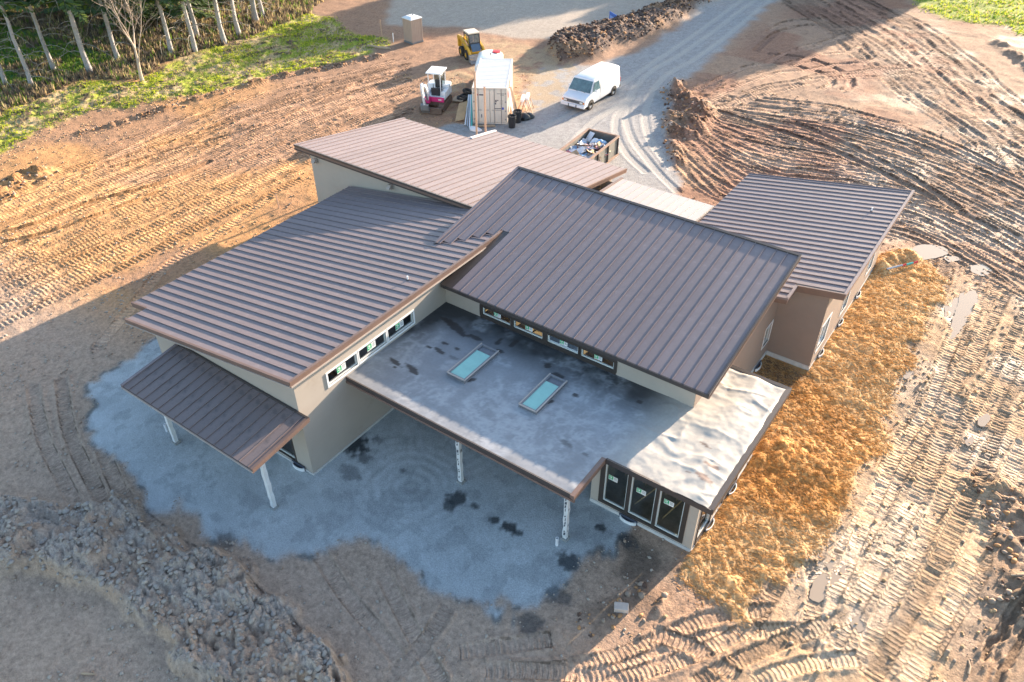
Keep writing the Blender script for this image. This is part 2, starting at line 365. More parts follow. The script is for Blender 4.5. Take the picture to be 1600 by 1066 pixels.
bundle([(1430, 110), (1520, 180), (1600, 260)], [(1480, 70), (1570, 130), (1660, 190)], 5, .26, .06, .3, .03, .05, .4, 10, patchy=.3)
# foreground: crossing passes at the bottom
for k, pts in enumerate([[(790, 1052), (880, 1046), (980, 1020), (1060, 985), (1130, 960), (1220, 955)], [(880, 1062), (970, 1048), (1080, 1005), (1160, 990), (1280, 985)], [(1090, 1066), (1160, 1030), (1230, 1000), (1330, 960)], [(960, 1066), (1040, 1040), (1120, 1010), (1180, 975)], [(1020, 990), (1080, 1010), (1150, 1060)], [(1180, 1066), (1250, 1040), (1340, 1030)],
                         [(490, 850), (540, 930), (600, 1000), (660, 1080)], [(600, 900), (640, 980), (690, 1070)], [(700, 950), (660, 1010), (600, 1066)], [(720, 1020), (790, 1010), (860, 1000)], [(760, 1050), (820, 1048), (900, 1052)], [(160, 700), (190, 770), (260, 840), (360, 900), (430, 960), (520, 1060)], [(50, 600), (70, 690), (120, 790)], [(95, 590), (110, 680), (160, 780)]]):
    rut(px_line(pts), .26, .045, .17, .024, .04, .15, .32, 360+k)
# drive and yard: shallow tyre lines
for k, pts in enumerate([[(1180, 0), (1080, 75), (1010, 120), (980, 165), (985, 210), (1020, 260), (1060, 300)], [(1205, 0), (1105, 80), (1035, 125), (1010, 170), (1015, 215), (1050, 265)], [(1160, 0), (1050, 80), (960, 140), (850, 200)], [(990, 150), (962, 190), (975, 235), (1010, 270)], [(880, 240), (930, 190), (980, 160)]]):
    rut(px_line(pts), .3, .03, .5, 0, .02, 0, 0, 380+k)
fine = 1-sstep(42, 54, R_.ravel())
Z += (RUT+LUG*.75*fine+BERM*(.5+n2))*(1-sm_straw)*(1-.75*sm_pad)*(1-.4*sm_lot)
# clods, rubble, banks
wr = worley(GX, GY, 2.6, 5); wr2 = worley(GX, GY, 6.5, 6)
rub = np.clip(sm_rub, 0, 1)
Z += rub*(.38*sstep(.3, .75, fbm(GX, GY, .55, 3, 8))+.30*(1-np.clip(worley(WX, WY, 1.7, 15)*1.2, 0, 1))**.7+.17*(1-np.clip(worley(WX*1.0, WY*1.3, 3.4, 16)*1.25, 0, 1))**.6+.08*(1-np.clip(wr2*1.2, 0, 1)))
dp = sstep(.05, .95, smooth_mask(pile_a, 34))
Z += dp*(.6+.5*n1+.30*(1-np.clip(wr, 0, 1))+.15*(1-np.clip(wr2, 0, 1)))
bank = np.zeros(NV)
def mound(pts, r, h, rough=.25):
    P = resample(px_line(pts), .4)
    d = np.full(NV, 99.); lo, hi = P.min(0)-r-1, P.max(0)+r+1
    k = np.where((GX > lo[0]) & (GX < hi[0]) & (GY > lo[1]) & (GY < hi[1]))[0]
    dd = np.full(k.size, 99.)
    for p in P: dd = np.minimum(dd, np.hypot(GX[k]-p[0], GY[k]-p[1]))
    e = np.clip(1-dd/r, 0, 1); e = e*e*(3-2*e)
    Z[k] += e*(h+rough*(n1[k]-.5)*2+rough*.5*(1-np.clip(wr[k]*1.3, 0, 1))); bank[k] = np.maximum(bank[k], e)
mound([(1052, 150), (1075, 160), (1090, 180), (1070, 205)], 1.8, .55, .5)
mound([(1060, 130), (1048, 170), (1050, 220), (1060, 250)], .8, .2, .3)
mound([(0, 305), (30, 285), (60, 275)], 1.6, .35, .4)
mound([(130, 205), (220, 183), (330, 150), (440, 120), (520, 104), (590, 88)], .7, .16, .3)
mound([(930, 965), (960, 950), (1010, 935)], .9, .12, .35)
mound([(1150, 650), (1190, 690), (1240, 720)], 1.8, .12, .12)
mound([(1560, 770), (1600, 830), (1620, 960)], 1.8, .12, .3)
mound([(1560, 70), (1600, 95), (1640, 130)], 1.2, .15, .3)
mound([(1375, 415), (1390, 405), (1420, 400)], .9, .3, .2)
# straw and pad relief
Z += sm_straw*((n2-.5)*.02+(fbm(GX, GY, 2.2, 3, 9)-.5)*.06+.04)
Z += sm_grass*((n1-.5)*.35+(n2-.5)*.2)
for (qx, qy) in [(712, 690), (820, 700), (640, 760)]:                       # raked arcs left in the gravel
    c = gp(qx, qy); d = np.hypot(GX-c[0], GY-c[1]); Z += sm_pad*.02*np.sin(d/.42*2*math.pi)*(1-sstep(1.2, 2.8, d))
Z += sm_pad*((n2-.5)*.02)
# shallow puddle hollows
PUD = [[(1425, 392), (1440, 384), (1470, 386), (1478, 396), (1452, 404), (1432, 402)], [(1476, 402), (1492, 400), (1498, 405), (1484, 408)], [(1518, 416), (1535, 414), (1548, 422), (1538, 430), (1520, 424)],
       [(1478, 478), (1494, 466), (1500, 472), (1490, 490), (1478, 494)], [(1500, 462), (1522, 458), (1524, 476), (1510, 500), (1494, 522), (1482, 526), (1490, 500), (1496, 480)],
       [(1265, 933), (1270, 916), (1282, 902), (1296, 896), (1310, 903), (1308, 915), (1300, 928), (1280, 938)], [(1292, 884), (1300, 878), (1304, 886), (1296, 893)], [(1314, 888), (1322, 884), (1320, 896), (1314, 898)],
       [(1532, 652), (1544, 646), (1548, 655), (1538, 664), (1530, 661)], [(1508, 690), (1518, 680), (1522, 688), (1514, 696)], [(1330, 975), (1344, 962), (1354, 968), (1350, 984), (1338, 988)], [(1416, 580), (1424, 572), (1430, 578), (1420, 590), (1412, 590)]]
pud_m = np.zeros(NV, bool)
for p in PUD: pud_m |= poly_mask(p)
sm_pud = smooth_mask(pud_m, 5)
Z = Z*(1-.85*sm_pud)-.05*sm_pud
# level under the house and the machines
house_zone = (GX > -33) & (GX < -4.75) & (GY > 12.2) & (GY < 40)
hz = smooth_mask(house_zone, 6)
Z = Z*(1-.9*hz)-.02*hz
Z[R_.ravel() < 8] = 0
far = sstep(104, 260, R_.ravel()); Z = Z*(1-far)
Z2 = Z.reshape(NA, NR)
def gz(x, y):
    """height of the ground at x, y"""
    az = math.degrees(math.atan2(x, y)); r = math.hypot(x, y)
    i = int(np.clip(np.searchsorted(AZ, az), 0, NA-1)); j = int(np.clip(np.searchsorted(RR, r), 0, NR-1))
    return float(Z2[i, j])
def mask_at(m, x, y):
    az = np.degrees(np.arctan2(x, y)); r = np.hypot(x, y)
    i = np.clip(np.searchsorted(AZ, az), 0, NA-1); j = np.clip(np.searchsorted(RR, r), 0, NR-1)
    return m.reshape(NA, NR)[i, j]

# ---- surface colours: what the soil, gravel, straw and turf are there
def C(*c): return np.array(c, float)[None, :]
def mix(a, b, t): return a*(1-t[:, None])+b*t[:, None]
warm = sstep(-12, -22, GX)*(1-sstep(30, 55, GY))                    # orange clay on the left field
base = mix(C(.375, .245, .168)+np.zeros((NV, 3)), C(.50, .272, .122), warm)
base = mix(base, C(.33, .20, .132)+np.zeros((NV, 3)), .8*sstep(-28, -36, GX)*sstep(.40, .58, fbm(GX, GY, .12, 3, 77)+.012*(GY-34)))
base = mix(base, C(.30, .185, .13), .75*sstep(.50, .66, n3)*sstep(-25, -10, GX)*sstep(44, 52, GY))
pale = sstep(-4, 0, GX)*(1-sstep(37, 44, GY))
base = mix(base, C(.475, .325, .20), pale*.9)
base = mix(base, C(.47, .365, .275), sstep(.48, .62, n3)*sstep(-20, -8, GX)*.5)
red = sstep(.45, .6, fbm(GX, GY, .22, 3, 31))*sstep(-27, -22, GX)*(1-sstep(-12, -4, GX))*sstep(34, 40, GY)
base = mix(base, C(.29, .15, .10), red*.75)
dk = poly_mask([(1490, 1090), (1500, 980), (1530, 850), (1550, 760), (1600, 760), (1700, 900), (1700, 1100)]); base = mix(base, C(.30, .205, .14), .8*smooth_mask(dk, 8))
fg = 1-sstep(13, 19, GY-.15*(GX+20)); fg *= (1-sstep(-8.5, -4, GX))
base = mix(base, C(.40, .295, .225), fg*.95)
base = mix(base, C(.42, .35, .295), sm_rub*.8*sstep(.38, .58, n1))
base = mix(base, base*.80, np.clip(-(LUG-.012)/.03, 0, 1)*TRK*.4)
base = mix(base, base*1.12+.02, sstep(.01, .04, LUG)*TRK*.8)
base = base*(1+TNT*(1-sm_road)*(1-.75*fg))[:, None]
base = mix(base, base*.62, sstep(.52, .72, n2)*soil*.45)
base = mix(base, base*.55, np.clip(bank*1.2, 0, 1)*sstep(.4, .6, n1)*.8)
base = mix(base, C(.13, .085, .065)+.05*n2[:, None], np.clip(dp*2.2, 0, 1))
base = mix(base, C(.42, .24, .12), sm_pile*sstep(.58, .7, n3)*.55)
grav = C(.40, .435, .455)*(.90+.22*n2[:, None])*(.80+.40*fbm(GX, GY, .5, 4, 27)[:, None])
for (qx, qy) in [(712, 690), (820, 700), (640, 760)]:
    c = gp(qx, qy); d = np.hypot(GX-c[0], (GY-c[1])*1.1)+.25*(n1-.5); grav = grav*(1+.09*np.sin(d/.42*2*math.pi)*(1-sstep(1.4, 3.0, d))*sstep(.42, .6, fbm(GX, GY, .6, 2, 84)))[:, None]
grav = grav*(1-.16*sstep(.56, .62, fbm(GX, GY, 1.6, 4, 83)))[:, None]
base = mix(base, grav, sm_pad)
mud_edge = np.clip(sm_pad*(1-sm_pad)*4, 0, 1); base = mix(base, C(.075, .085, .085), mud_edge*sstep(.48, .62, n1)*.7)
roadc = mix(C(.33, .325, .32)*(.75+.5*n2[:, None]), C(.42, .40, .37)+np.zeros((NV, 3)), np.clip(TRK, 0, 1)*.8)
base = mix(base, roadc, sm_road*.96)
base = mix(base, C(.40, .345, .29)*(.8+.4*n2[:, None]), sm_lot)
tan_y = poly_mask([(690, 120), (760, 60), (860, 80), (900, 105), (880, 150), (810, 190), (700, 190)]); base = mix(base, C(.42, .31, .19), smooth_mask(tan_y, 12)*sstep(.35, .55, n1)*.7)
wet_st = sstep(.40, .62, n1)
org = smooth_mask(poly_mask([(1180, 600), (1262, 585), (1300, 620), (1345, 665), (1372, 700), (1330, 765), (1270, 830), (1190, 800), (1120, 800), (1110, 760)]), 40)
org = np.clip(org*.9+.9*(fbm(GX, GY, .45, 3, 17)-.45), 0, 1)
base = mix(base, mix(C(.66, .44, .215)+np.zeros((NV, 3)), C(.60, .30, .085), org), sm_straw*(.72+.25*n1))
base = mix(base, C(.33, .16, .055), sm_straw*sstep(.55, .68, fbm(GX, GY, 1.9, 4, 18))*(.35+.5*org))
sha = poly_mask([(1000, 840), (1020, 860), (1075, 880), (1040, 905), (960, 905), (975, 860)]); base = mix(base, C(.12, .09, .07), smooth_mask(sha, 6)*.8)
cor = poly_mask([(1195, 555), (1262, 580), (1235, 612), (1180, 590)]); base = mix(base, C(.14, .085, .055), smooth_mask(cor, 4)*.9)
gcol = mix(C(.30, .34, .05)+np.zeros((NV, 3)), C(.46, .36, .20), sstep(.42, .56, fbm(GX, GY, .8, 4, 19)))
gcol = mix(gcol, C(.12, .09, .06), sstep(.56, .68, n1))
base = mix(base, gcol, sm_grass)
base = mix(base, C(.24, .29, .05)*(.7+.6*n1[:, None]), sm_green)
sm_for = smooth_mask(forest, 4)
fgreen = sstep(-65, -67, GX)*(1-sstep(34, 37, GY))*sstep(.36, .48, fbm(GX, GY, .3, 3, 23))
fcol = mix(C(.16, .13, .09)+np.zeros((NV, 3)), C(.05, .15, .035), fgreen)
base = mix(base, fcol, sm_for)
base = mix(base, C(.05, .12, .03)+np.zeros((NV, 3)), np.clip(smooth_mask(field, 2)+smooth_mask(wild, 2), 0, 1))
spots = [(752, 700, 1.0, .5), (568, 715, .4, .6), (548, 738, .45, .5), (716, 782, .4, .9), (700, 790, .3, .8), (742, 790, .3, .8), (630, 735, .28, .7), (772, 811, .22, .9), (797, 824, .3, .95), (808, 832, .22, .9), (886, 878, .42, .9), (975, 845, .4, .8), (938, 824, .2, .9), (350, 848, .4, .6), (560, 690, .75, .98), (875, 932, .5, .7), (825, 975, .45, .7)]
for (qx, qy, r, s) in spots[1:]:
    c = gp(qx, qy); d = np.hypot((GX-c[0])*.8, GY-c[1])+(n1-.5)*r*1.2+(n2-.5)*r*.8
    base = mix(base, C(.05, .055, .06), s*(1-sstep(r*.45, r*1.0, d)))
rough = np.full(NV, .93)
rough -= .5*sm_pud+.30*sstep(.60, .72, n3)*pale+.18*sstep(.58, .7, n3)*sstep(-18, -10, GX)*sstep(38, 46, GY)
base = mix(base, C(.40, .33, .27), sm_pud*.6)
base = np.clip(base, .01, .85)

# ---- split the sheet into its named surfaces
I = np.arange(NV).reshape(NA, NR)
quads = np.stack([I[:-1, :-1], I[1:, :-1], I[1:, 1:], I[:-1, 1:]], -1).reshape(-1, 4)
cx, cy = GX[quads].mean(1), GY[quads].mean(1)
zone = np.zeros(NV, int)
for m_, zid in ((field | wild, 6), (forest, 5), (grass | green2, 4), (lot, 7), (road, 2), (straw, 3), (pad, 1)): zone[m_] = zid
qz = zone[quads[:, 0]]
hid = (cx > -26) & (cx < -18.5) & (cy > 13) & (cy < 25.5) | (cx > -31.3) & (cx < -19) & (cy > 26.3) & (cy < 33.4) | (cx > -11) & (cx < -5.2) & (cy > 29.4) & (cy < 38.6) | (cx > -18.5) & (cx < -7) & (cy > 20.9) & (cy < 34) | (cx > -8.5) & (cx < -5.1) & (cy > 17.6) & (cy < 22)
keep = ~hid
def soil_mat(name, b1, b2, strength=.9, dist=.05):
    m = bpy.data.materials.new(name); m.use_nodes = True; nt = m.node_tree; N = nt.nodes; L = nt.links; b = N['Principled BSDF']
    tc = N.new('ShaderNodeTexCoord'); a = N.new('ShaderNodeVertexColor'); a.layer_name = 'surface'
    t1 = N.new('ShaderNodeTexNoise'); t1.inputs['Scale'].default_value = b1; t1.inputs['Detail'].default_value = 6; t1.inputs['Roughness'].default_value = .7; L.new(tc.outputs['Object'], t1.inputs['Vector'])
    r = N.new('ShaderNodeMapRange'); r.inputs[1].default_value = .25; r.inputs[2].default_value = .75; r.inputs[3].default_value = .42; r.inputs[4].default_value = 1.58
    t3 = N.new('ShaderNodeTexNoise'); t3.inputs['Scale'].default_value = b1*4.5; t3.inputs['Detail'].default_value = 3; L.new(tc.outputs['Object'], t3.inputs['Vector'])
    av = N.new('ShaderNodeMix'); av.inputs[0].default_value = .38; L.new(t1.outputs[0], av.inputs[2]); L.new(t3.outputs[0], av.inputs[3]); L.new(av.outputs[0], r.inputs[0])
    x = N.new('ShaderNodeMix'); x.data_type = 'RGBA'; x.blend_type = 'MULTIPLY'; x.inputs[0].default_value = 1; L.new(a.outputs[0], x.inputs[6]); L.new(r.outputs[0], x.inputs[7]); L.new(x.outputs[2], b.inputs['Base Color'])
    L.new(a.outputs[1], b.inputs['Roughness']); b.inputs['Specular IOR Level'].default_value = .22
    t2 = N.new('ShaderNodeTexNoise'); t2.inputs['Scale'].default_value = b2; t2.inputs['Detail'].default_value = 4; t2.inputs['Roughness'].default_value = .7; L.new(tc.outputs['Object'], t2.inputs['Vector'])
    a2 = N.new('ShaderNodeAttribute'); a2.attribute_name = 'tread'; sx = N.new('ShaderNodeSeparateXYZ'); L.new(a2.outputs['Vector'], sx.inputs[0])
    def mth(op, p, q=None):
        z = N.new('ShaderNodeMath'); z.operation = op
        for i, v in enumerate((p, q)):
            if v is None: continue
            if isinstance(v, (int, float)): z.inputs[i].default_value = v
            else: L.new(v, z.inputs[i])
        return z.outputs[0]
    sn = mth('SINE', mth('MULTIPLY', sx.outputs[0], 2*math.pi)); sq = N.new('ShaderNodeMapRange'); sq.interpolation_type = 'SMOOTHSTEP'
    sq.inputs[1].default_value = -.35; sq.inputs[2].default_value = .55; L.new(sn, sq.inputs[0])
    lugh = mth('MULTIPLY', mth('MULTIPLY', sq.outputs[0], sx.outputs[1]), 1.1)
    k = N.new('ShaderNodeBump'); k.inputs['Strength'].default_value = strength; k.inputs['Distance'].default_value = dist; L.new(mth('ADD', t2.outputs[0], lugh), k.inputs['Height']); L.new(k.outputs[0], b.inputs['Normal'])
    return m
M['soil'] = soil_mat('tracked_soil', 7, 11); M['gravel'] = soil_mat('crushed_gravel', 22, 26, .55); M['strawm'] = soil_mat('straw_mulch_bed', 16, 34, .7, .02); M['turf'] = soil_mat('rough_turf', 6, 9, 1.)
M['gravel2'] = soil_mat('drive_gravel', 14, 12, .9)
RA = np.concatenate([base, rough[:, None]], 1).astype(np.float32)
TRA = LGM*(1-.85*sm_straw)*(1-sm_pad)*(1-.8*sm_road)*(1-.8*sm_lot)*sstep(.36, .50, n1)*(.5+.5*sstep(.35, .6, n2))
def sheet(name, sel, mname):
    q = quads[sel & keep]
    u, inv = np.unique(q, return_inverse=True); inv = inv.reshape(-1, 4)
    me = bpy.data.meshes.new(name); me.vertices.add(u.size); me.vertices.foreach_set('co', np.stack([GX[u], GY[u], Z[u]], 1).astype(np.float32).ravel())
    n = len(inv); me.loops.add(n*4); me.loops.foreach_set('vertex_index', inv.astype(np.int32).ravel())
    me.polygons.add(n); me.polygons.foreach_set('loop_start', np.arange(0, n*4, 4, dtype=np.int32)); me.polygons.foreach_set('loop_total', np.full(n, 4, np.int32))
    me.polygons.foreach_set('use_smooth', np.ones(n, bool))
    at = me.color_attributes.new('surface', 'FLOAT_COLOR', 'POINT'); at.data.foreach_set('color', RA[u].ravel())
    a2 = me.attributes.new('tread', 'FLOAT_VECTOR', 'POINT'); a2.data.foreach_set('vector', np.stack([SAL[u], TRA[u], np.zeros(u.size)], 1).astype(np.float32).ravel())
    me.materials.append(M[mname]); me.update(calc_edges=True); me.validate()
    o = link(name, me); o['kind'] = 'structure'; return o
g_o = sheet('ground', qz == 0, 'soil')
sheet('gravel_pad', qz == 1, 'gravel'); sheet('gravel_road', qz == 2, 'gravel2'); sheet('straw_bed', qz == 3, 'strawm'); sheet('grass_verge', qz == 4, 'turf')
sheet('forest_floor', qz == 5, 'turf'); sheet('field', qz == 6, 'turf'); sheet('gravel_lot', qz == 7, 'gravel2')
M['water'] = mat('muddy_water', (.36, .28, .20), .04, spec=.9, bump=(3, .05, .01))
for p in PUD:
    P = resample([gp(*q) for q in p]+[gp(*p[0])], .15)[:-1]
    c = P.mean(0); P = c+(P-c)*1.12; zz = max(-.04, float(np.mean([gz(*q) for q in P]))+.012)
    mb = MB(); mb.add([(q[0]+rng.uniform(-.04, .04), q[1]+rng.uniform(-.04, .04), zz) for q in P], [tuple(range(len(P)))]); o = mb.build('puddle', 'water'); o['kind'] = 'structure'
# ------------------------------------------------------------------ the house
H0 = (-15.0, 22.0, 0.0)
house = empty('house', H0, 0, 'new brown metal roofed house with several sloped roof planes and a flat front roof', 'house')
def hb(mb, name, mats, parent=None, **k): return mb.build(name, mats, parent or house, origin=H0, **k)
SL = 1/6.0                                             # every metal roof falls 2 in 12

# --- walls with real openings
def wall(name, o, u, L, z0, ztop, openings=(), th=.16, mats='wall', laps=0., out=None):
    """o = start (x, y), u = unit direction; ztop(s) top height along it; openings = (s0, s1, zlo, zhi)"""
    n = Vector(out) if out else Vector((u[1], -u[0]))
    ss = sorted(set([0, L]+[v for a in openings for v in a[:2]])); zs = sorted(set([z0]+[v for a in openings for v in a[2:4]]))
    mb = MB()
    def P(s, z, d): return (o[0]+u[0]*s-n[0]*d, o[1]+u[1]*s-n[1]*d, z)
    for s0, s1 in zip(ss[:-1], ss[1:]):
        rows = list(zip(zs, zs[1:]+[None]))
        for za, zb in rows:
            mid = (s0+s1)/2; zm = (za+(zb if zb is not None else ztop(mid)))/2
            if any(a[0] < mid < a[1] and a[2] < zm < a[3] for a in openings): continue
            t0, t1 = (ztop(s0), ztop(s1)) if zb is None else (min(zb, ztop(s0)), min(zb, ztop(s1)))
            if laps and t0-za > .01:
                k = max(1, int(round((min(t0, t1)-za)/laps))); 
                for i in range(k):
                    f0, f1 = i/k, (i+1)/k
                    mb.quad(P(s0, za+(t0-za)*f0, -.014), P(s1, za+(t1-za)*f0, -.014), P(s1, za+(t1-za)*f1, 0), P(s0, za+(t0-za)*f1, 0))
                    mb.quad(P(s0, za+(t0-za)*f1, 0), P(s1, za+(t1-za)*f1, 0), P(s1, za+(t1-za)*f1, -.014), P(s0, za+(t0-za)*f1, -.014))
            else: mb.quad(P(s0, za, 0), P(s1, za, 0), P(s1, t1, 0), P(s0, t0, 0))
            mb.quad(P(s0, za, th), P(s0, t0, th), P(s1, t1, th), P(s1, za, th), len(mats)-1 if not isinstance(mats, str) else 0)
    for a in openings:
        s0, s1, za, zb = a[:4]
        for q in ((P(s0, za, 0), P(s1, za, 0), P(s1, za, th), P(s0, za, th)), (P(s0, zb, 0), P(s0, zb, th), P(s1, zb, th), P(s1, zb, 0)),
                  (P(s0, za, 0), P(s0, za, th), P(s0, zb, th), P(s0, zb, 0)), (P(s1, za, 0), P(s1, zb, 0), P(s1, zb, th), P(s1, za, th))): mb.quad(*q)
    return hb(mb, name, mats)

zl = lambda x: 5.02+SL*(x+17.65)                       # left roof
zb_ = lambda y: 4.40+SL*(y-20.08)                       # big roof
zg = lambda y: 4.65-SL*(y-25.5)                        # back (garage) roof
zr = lambda x: 4.40-SL*(-4.15-x)                       # right roof
DK = .20                                               # depth of the roof deck and fascia
Zc = lambda f: (lambda s: f-DK+.03)
win_left = [(1.5+i*1.6, 1.5+i*1.6+1.48, 3.42, 3.97) for i in range(3)]     # along y from 12.22
wall('wall', (-18, 12.22), (0, 1), 8.23, -.1, lambda s: zl(-18)-DK+.05, win_left, out=(1, 0))
wall('wall', (-26.5, 12.22), (1, 0), 8.5, -.1, lambda s: zl(-26.5+s)-DK+.05, [(5.9, 7.6, .25, 2.0)], out=(0, -1))
wall('wall', (-26.5, 12.22), (0, 1), 1.3, -.1, lambda s: zl(-26.5)-DK+.05, out=(-1, 0))
wall('wall', (-27.5, 13.52), (1, 0), 1.0, -.1, lambda s: zl(-27.5+s)-DK+.05, out=(0, -1))
wall('wall', (-27.5, 13.52), (0, 1), 12.4, -.1, lambda s: zl(-27.5)-DK+.05, out=(-1, 0))
# big block: front wall above the flat roof, right wall, left upper wall, back wall
cl = [(1.94, 3.34), (3.48, 4.88), (5.09, 6.50), (6.62, 8.05)]
wall('wall', (-18, 20.45), (1, 0), 11.3, -.1, lambda s: zb_(20.45)-DK+.05, [(a, b, 3.42, 3.80) for a, b in cl]+[(2.2, 4.2, .1, 2.2), (5.2, 8.2, .1, 2.2)], out=(0, -1))
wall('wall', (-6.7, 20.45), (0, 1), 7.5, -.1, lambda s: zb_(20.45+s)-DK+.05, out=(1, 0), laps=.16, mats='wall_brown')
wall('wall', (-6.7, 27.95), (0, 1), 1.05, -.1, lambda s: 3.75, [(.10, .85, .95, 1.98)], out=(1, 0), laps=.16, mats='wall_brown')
wall('wall', (-19.4, 20.45), (0, 1), 7.7, 3.2, lambda s: zb_(20.45+s)-DK+.05, out=(-1, 0))
added_back_w = [(1.4+i*2.2, 3.4+i*2.2, 4.5, 5.14) for i in range(5)]  # unseen windows added high so sun reaches the ledge inside
wall('wall', (-19.4, 27.95), (1, 0), 12.7, -.1, lambda s: zb_(27.95)-DK+.05, added_back_w, out=(0, 1))
# sun room box at the front right
bx = [(0, 0)]
box_w = [(.50, 1.40), (1.52, 2.46), (2.58, 3.50)]
wall('wall', (-8.8, 17.2), (1, 0), 4.0, -.05, lambda s: 3.06, [(a, b, .34, 2.62) for a, b in box_w], out=(0, -1))
wall('wall', (-4.8, 17.2), (0, 1), 5.5, -.05, lambda s: 3.06, [(.35, 1.45, .15, 2.15), (2.6, 3.9, .15, 2.15)], out=(1, 0))
wall('wall', (-8.8, 17.2), (0, 1), 3.25, -.05, lambda s: 3.06, out=(-1, 0))
wall('wall', (-6.7, 22.7), (1, 0), 1.9, -.05, lambda s: 3.06, out=(0, 1))
# right wing
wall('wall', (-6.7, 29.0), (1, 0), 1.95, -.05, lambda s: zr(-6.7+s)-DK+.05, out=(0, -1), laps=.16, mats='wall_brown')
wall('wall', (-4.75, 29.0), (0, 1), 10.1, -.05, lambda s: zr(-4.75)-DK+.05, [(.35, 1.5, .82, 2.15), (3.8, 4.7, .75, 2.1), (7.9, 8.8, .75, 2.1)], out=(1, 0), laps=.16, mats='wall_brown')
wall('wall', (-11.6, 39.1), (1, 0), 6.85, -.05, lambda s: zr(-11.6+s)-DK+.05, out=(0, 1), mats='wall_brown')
wall('wall', (-11.6, 34.6), (0, 1), 4.5, -.05, lambda s: zr(-11.6)-DK+.05, out=(-1, 0))
wall('wall', (-18.6, 34.6), (1, 0), 7.0, -.05, lambda s: 2.9, out=(0, 1))
# back wing
wall('wall', (-31.75, 25.9), (1, 0), 12.7, -.3, lambda s: zg(25.9)-DK+.05, out=(0, -1))
wall('wall', (-31.75, 25.9), (0, 1), 7.6, -.3, lambda s: zg(25.9+s)-DK+.05, out=(-1, 0))
wall('wall', (-31.75, 33.5), (1, 0), 5.0, -.3, lambda s: zg(33.5)-DK+.05, out=(0, 1))
wall('wall', (-26.75, 33.5), (0, 1), 2.2, -.3, lambda s: zg(33.5+s)-DK+.05, out=(-1, 0))
wall('wall', (-26.75, 35.7), (1, 0), 8.1, -.3, lambda s: zg(35.7)-DK+.05, out=(0, 1))
wall('wall', (-18.65, 28.1), (0, 1), 7.6, -.3, lambda s: zg(28.1+s)-DK+.05, out=(1, 0))
# pale foundation strip, 2 cm proud of the siding
fd = MB()
def strip(p, q, out, h=.13, z=-.15):
    a, b = Vector((*p, 0)), Vector((*q, 0)); o = Vector((*out, 0))
    fd.prism([(a.x-o.x*.05, a.y-o.y*.05), (b.x-o.x*.05, b.y-o.y*.05), (b.x+o.x*.03, b.y+o.y*.03), (a.x+o.x*.03, a.y+o.y*.03)], 'z', z, h)
    hb(fd, 'foundation', 'foundation'); fd.__init__()
strip((-18, 12.2), (-18, 20.4), (1, 0), .07); strip((-26.5, 12.22), (-18.03, 12.22), (0, -1), .07); strip((-8.8, 17.2), (-4.8, 17.2), (0, -1)); strip((-4.8, 17.2), (-4.8, 22.7), (1, 0), .06)
strip((-6.66, 29), (-4.75, 29), (0, -1), .22); strip((-6.7, 23), (-6.7, 28.97), (1, 0), .22); strip((-4.75, 29), (-4.75, 39.1), (1, 0), .10); strip((-31.75, 25.9), (-31.75, 33.5), (-1, 0), .1)
# inside: subfloors, a back partition of sheathing, studs and braces seen through the panes
it = MB()
it.box((-8.7, 17.4, -.02), (-4.95, 22.6, .08), 0); it.box((-17.9, 20.65, -.02), (-6.9, 28, .06), 0); it.box((-26, 12.4, -.02), (-18.2, 25.7, .05), 0); it.box((-11.4, 29.2, -.02), (-4.95, 38.9, .05), 0)
hb(it, 'subfloor', 'interior')
pt = MB(); pt.box((-17.8, 23.4, .06), (-7, 23.5, 2.5)); pt.box((-20.4, 12.5, .05), (-20.3, 20, 4.0)); pt.box((-8.6, 20.1, .08), (-5, 20.2, 2.95)); hb(pt, 'partition', 'plywood'); pt = MB(); pt.box((-18.12, 20.62, .05), (-18.02, 27.8, 4.2)); hb(pt, 'partition', 'plywood')  # last partition, unseen, added to stop sun leaking through the left wing
for i in range(8):
    st = MB(); st.box((-8.3+i*.42, 18.9, .1), (-8.26+i*.42, 18.99, 3.0)); hb(st, 'stud', 'wood')
for a, b in (((-8.25, 17.9, 2.3), (-7.5, 17.65, 2.9)), ((-7.2, 17.6, .5), (-6.13, 17.6, 2.5)), ((-6.1, 17.6, .5), (-5.2, 17.6, 2.6))):
    st = MB(); st.bar(a, b, .09, .04); hb(st, 'brace', 'wood')
st = MB(); st.box((-16.15, 20.63, 3.34), (-9.85, 21.95, 3.395)); hb(st, 'light_catch_ledge', 'plywood')  # ledge added to catch sun and brighten the front clerestory panes
for (a, b, z0, z1, y0, m) in ((-16.05, -14.75, 3.30, 3.62, 20.95, 'plywood'), (-14.4, -13.9, 3.3, 3.9, 20.8, 'wood'), (-13.75, -13.2, 3.45, 3.55, 20.75, 'wood'), (-12.85, -11.55, 3.44, 3.53, 20.75, 'wood'), (-12.8, -11.6, 3.62, 3.68, 20.9, 'wood'), (-11.3, -10.9, 3.3, 3.9, 20.85, 'wood'), (-10.7, -10.0, 3.36, 3.7, 20.95, 'plywood')):
    st = MB(); st.box((a, y0, z0), (b, y0+.05, z1)); hb(st, 'blocking', m)
for i in range(10):
    st = MB(); st.box((-16.4+i*.7, 21.6, .1), (-16.33+i*.7, 21.7, 4.0)); hb(st, 'stud', 'wood')

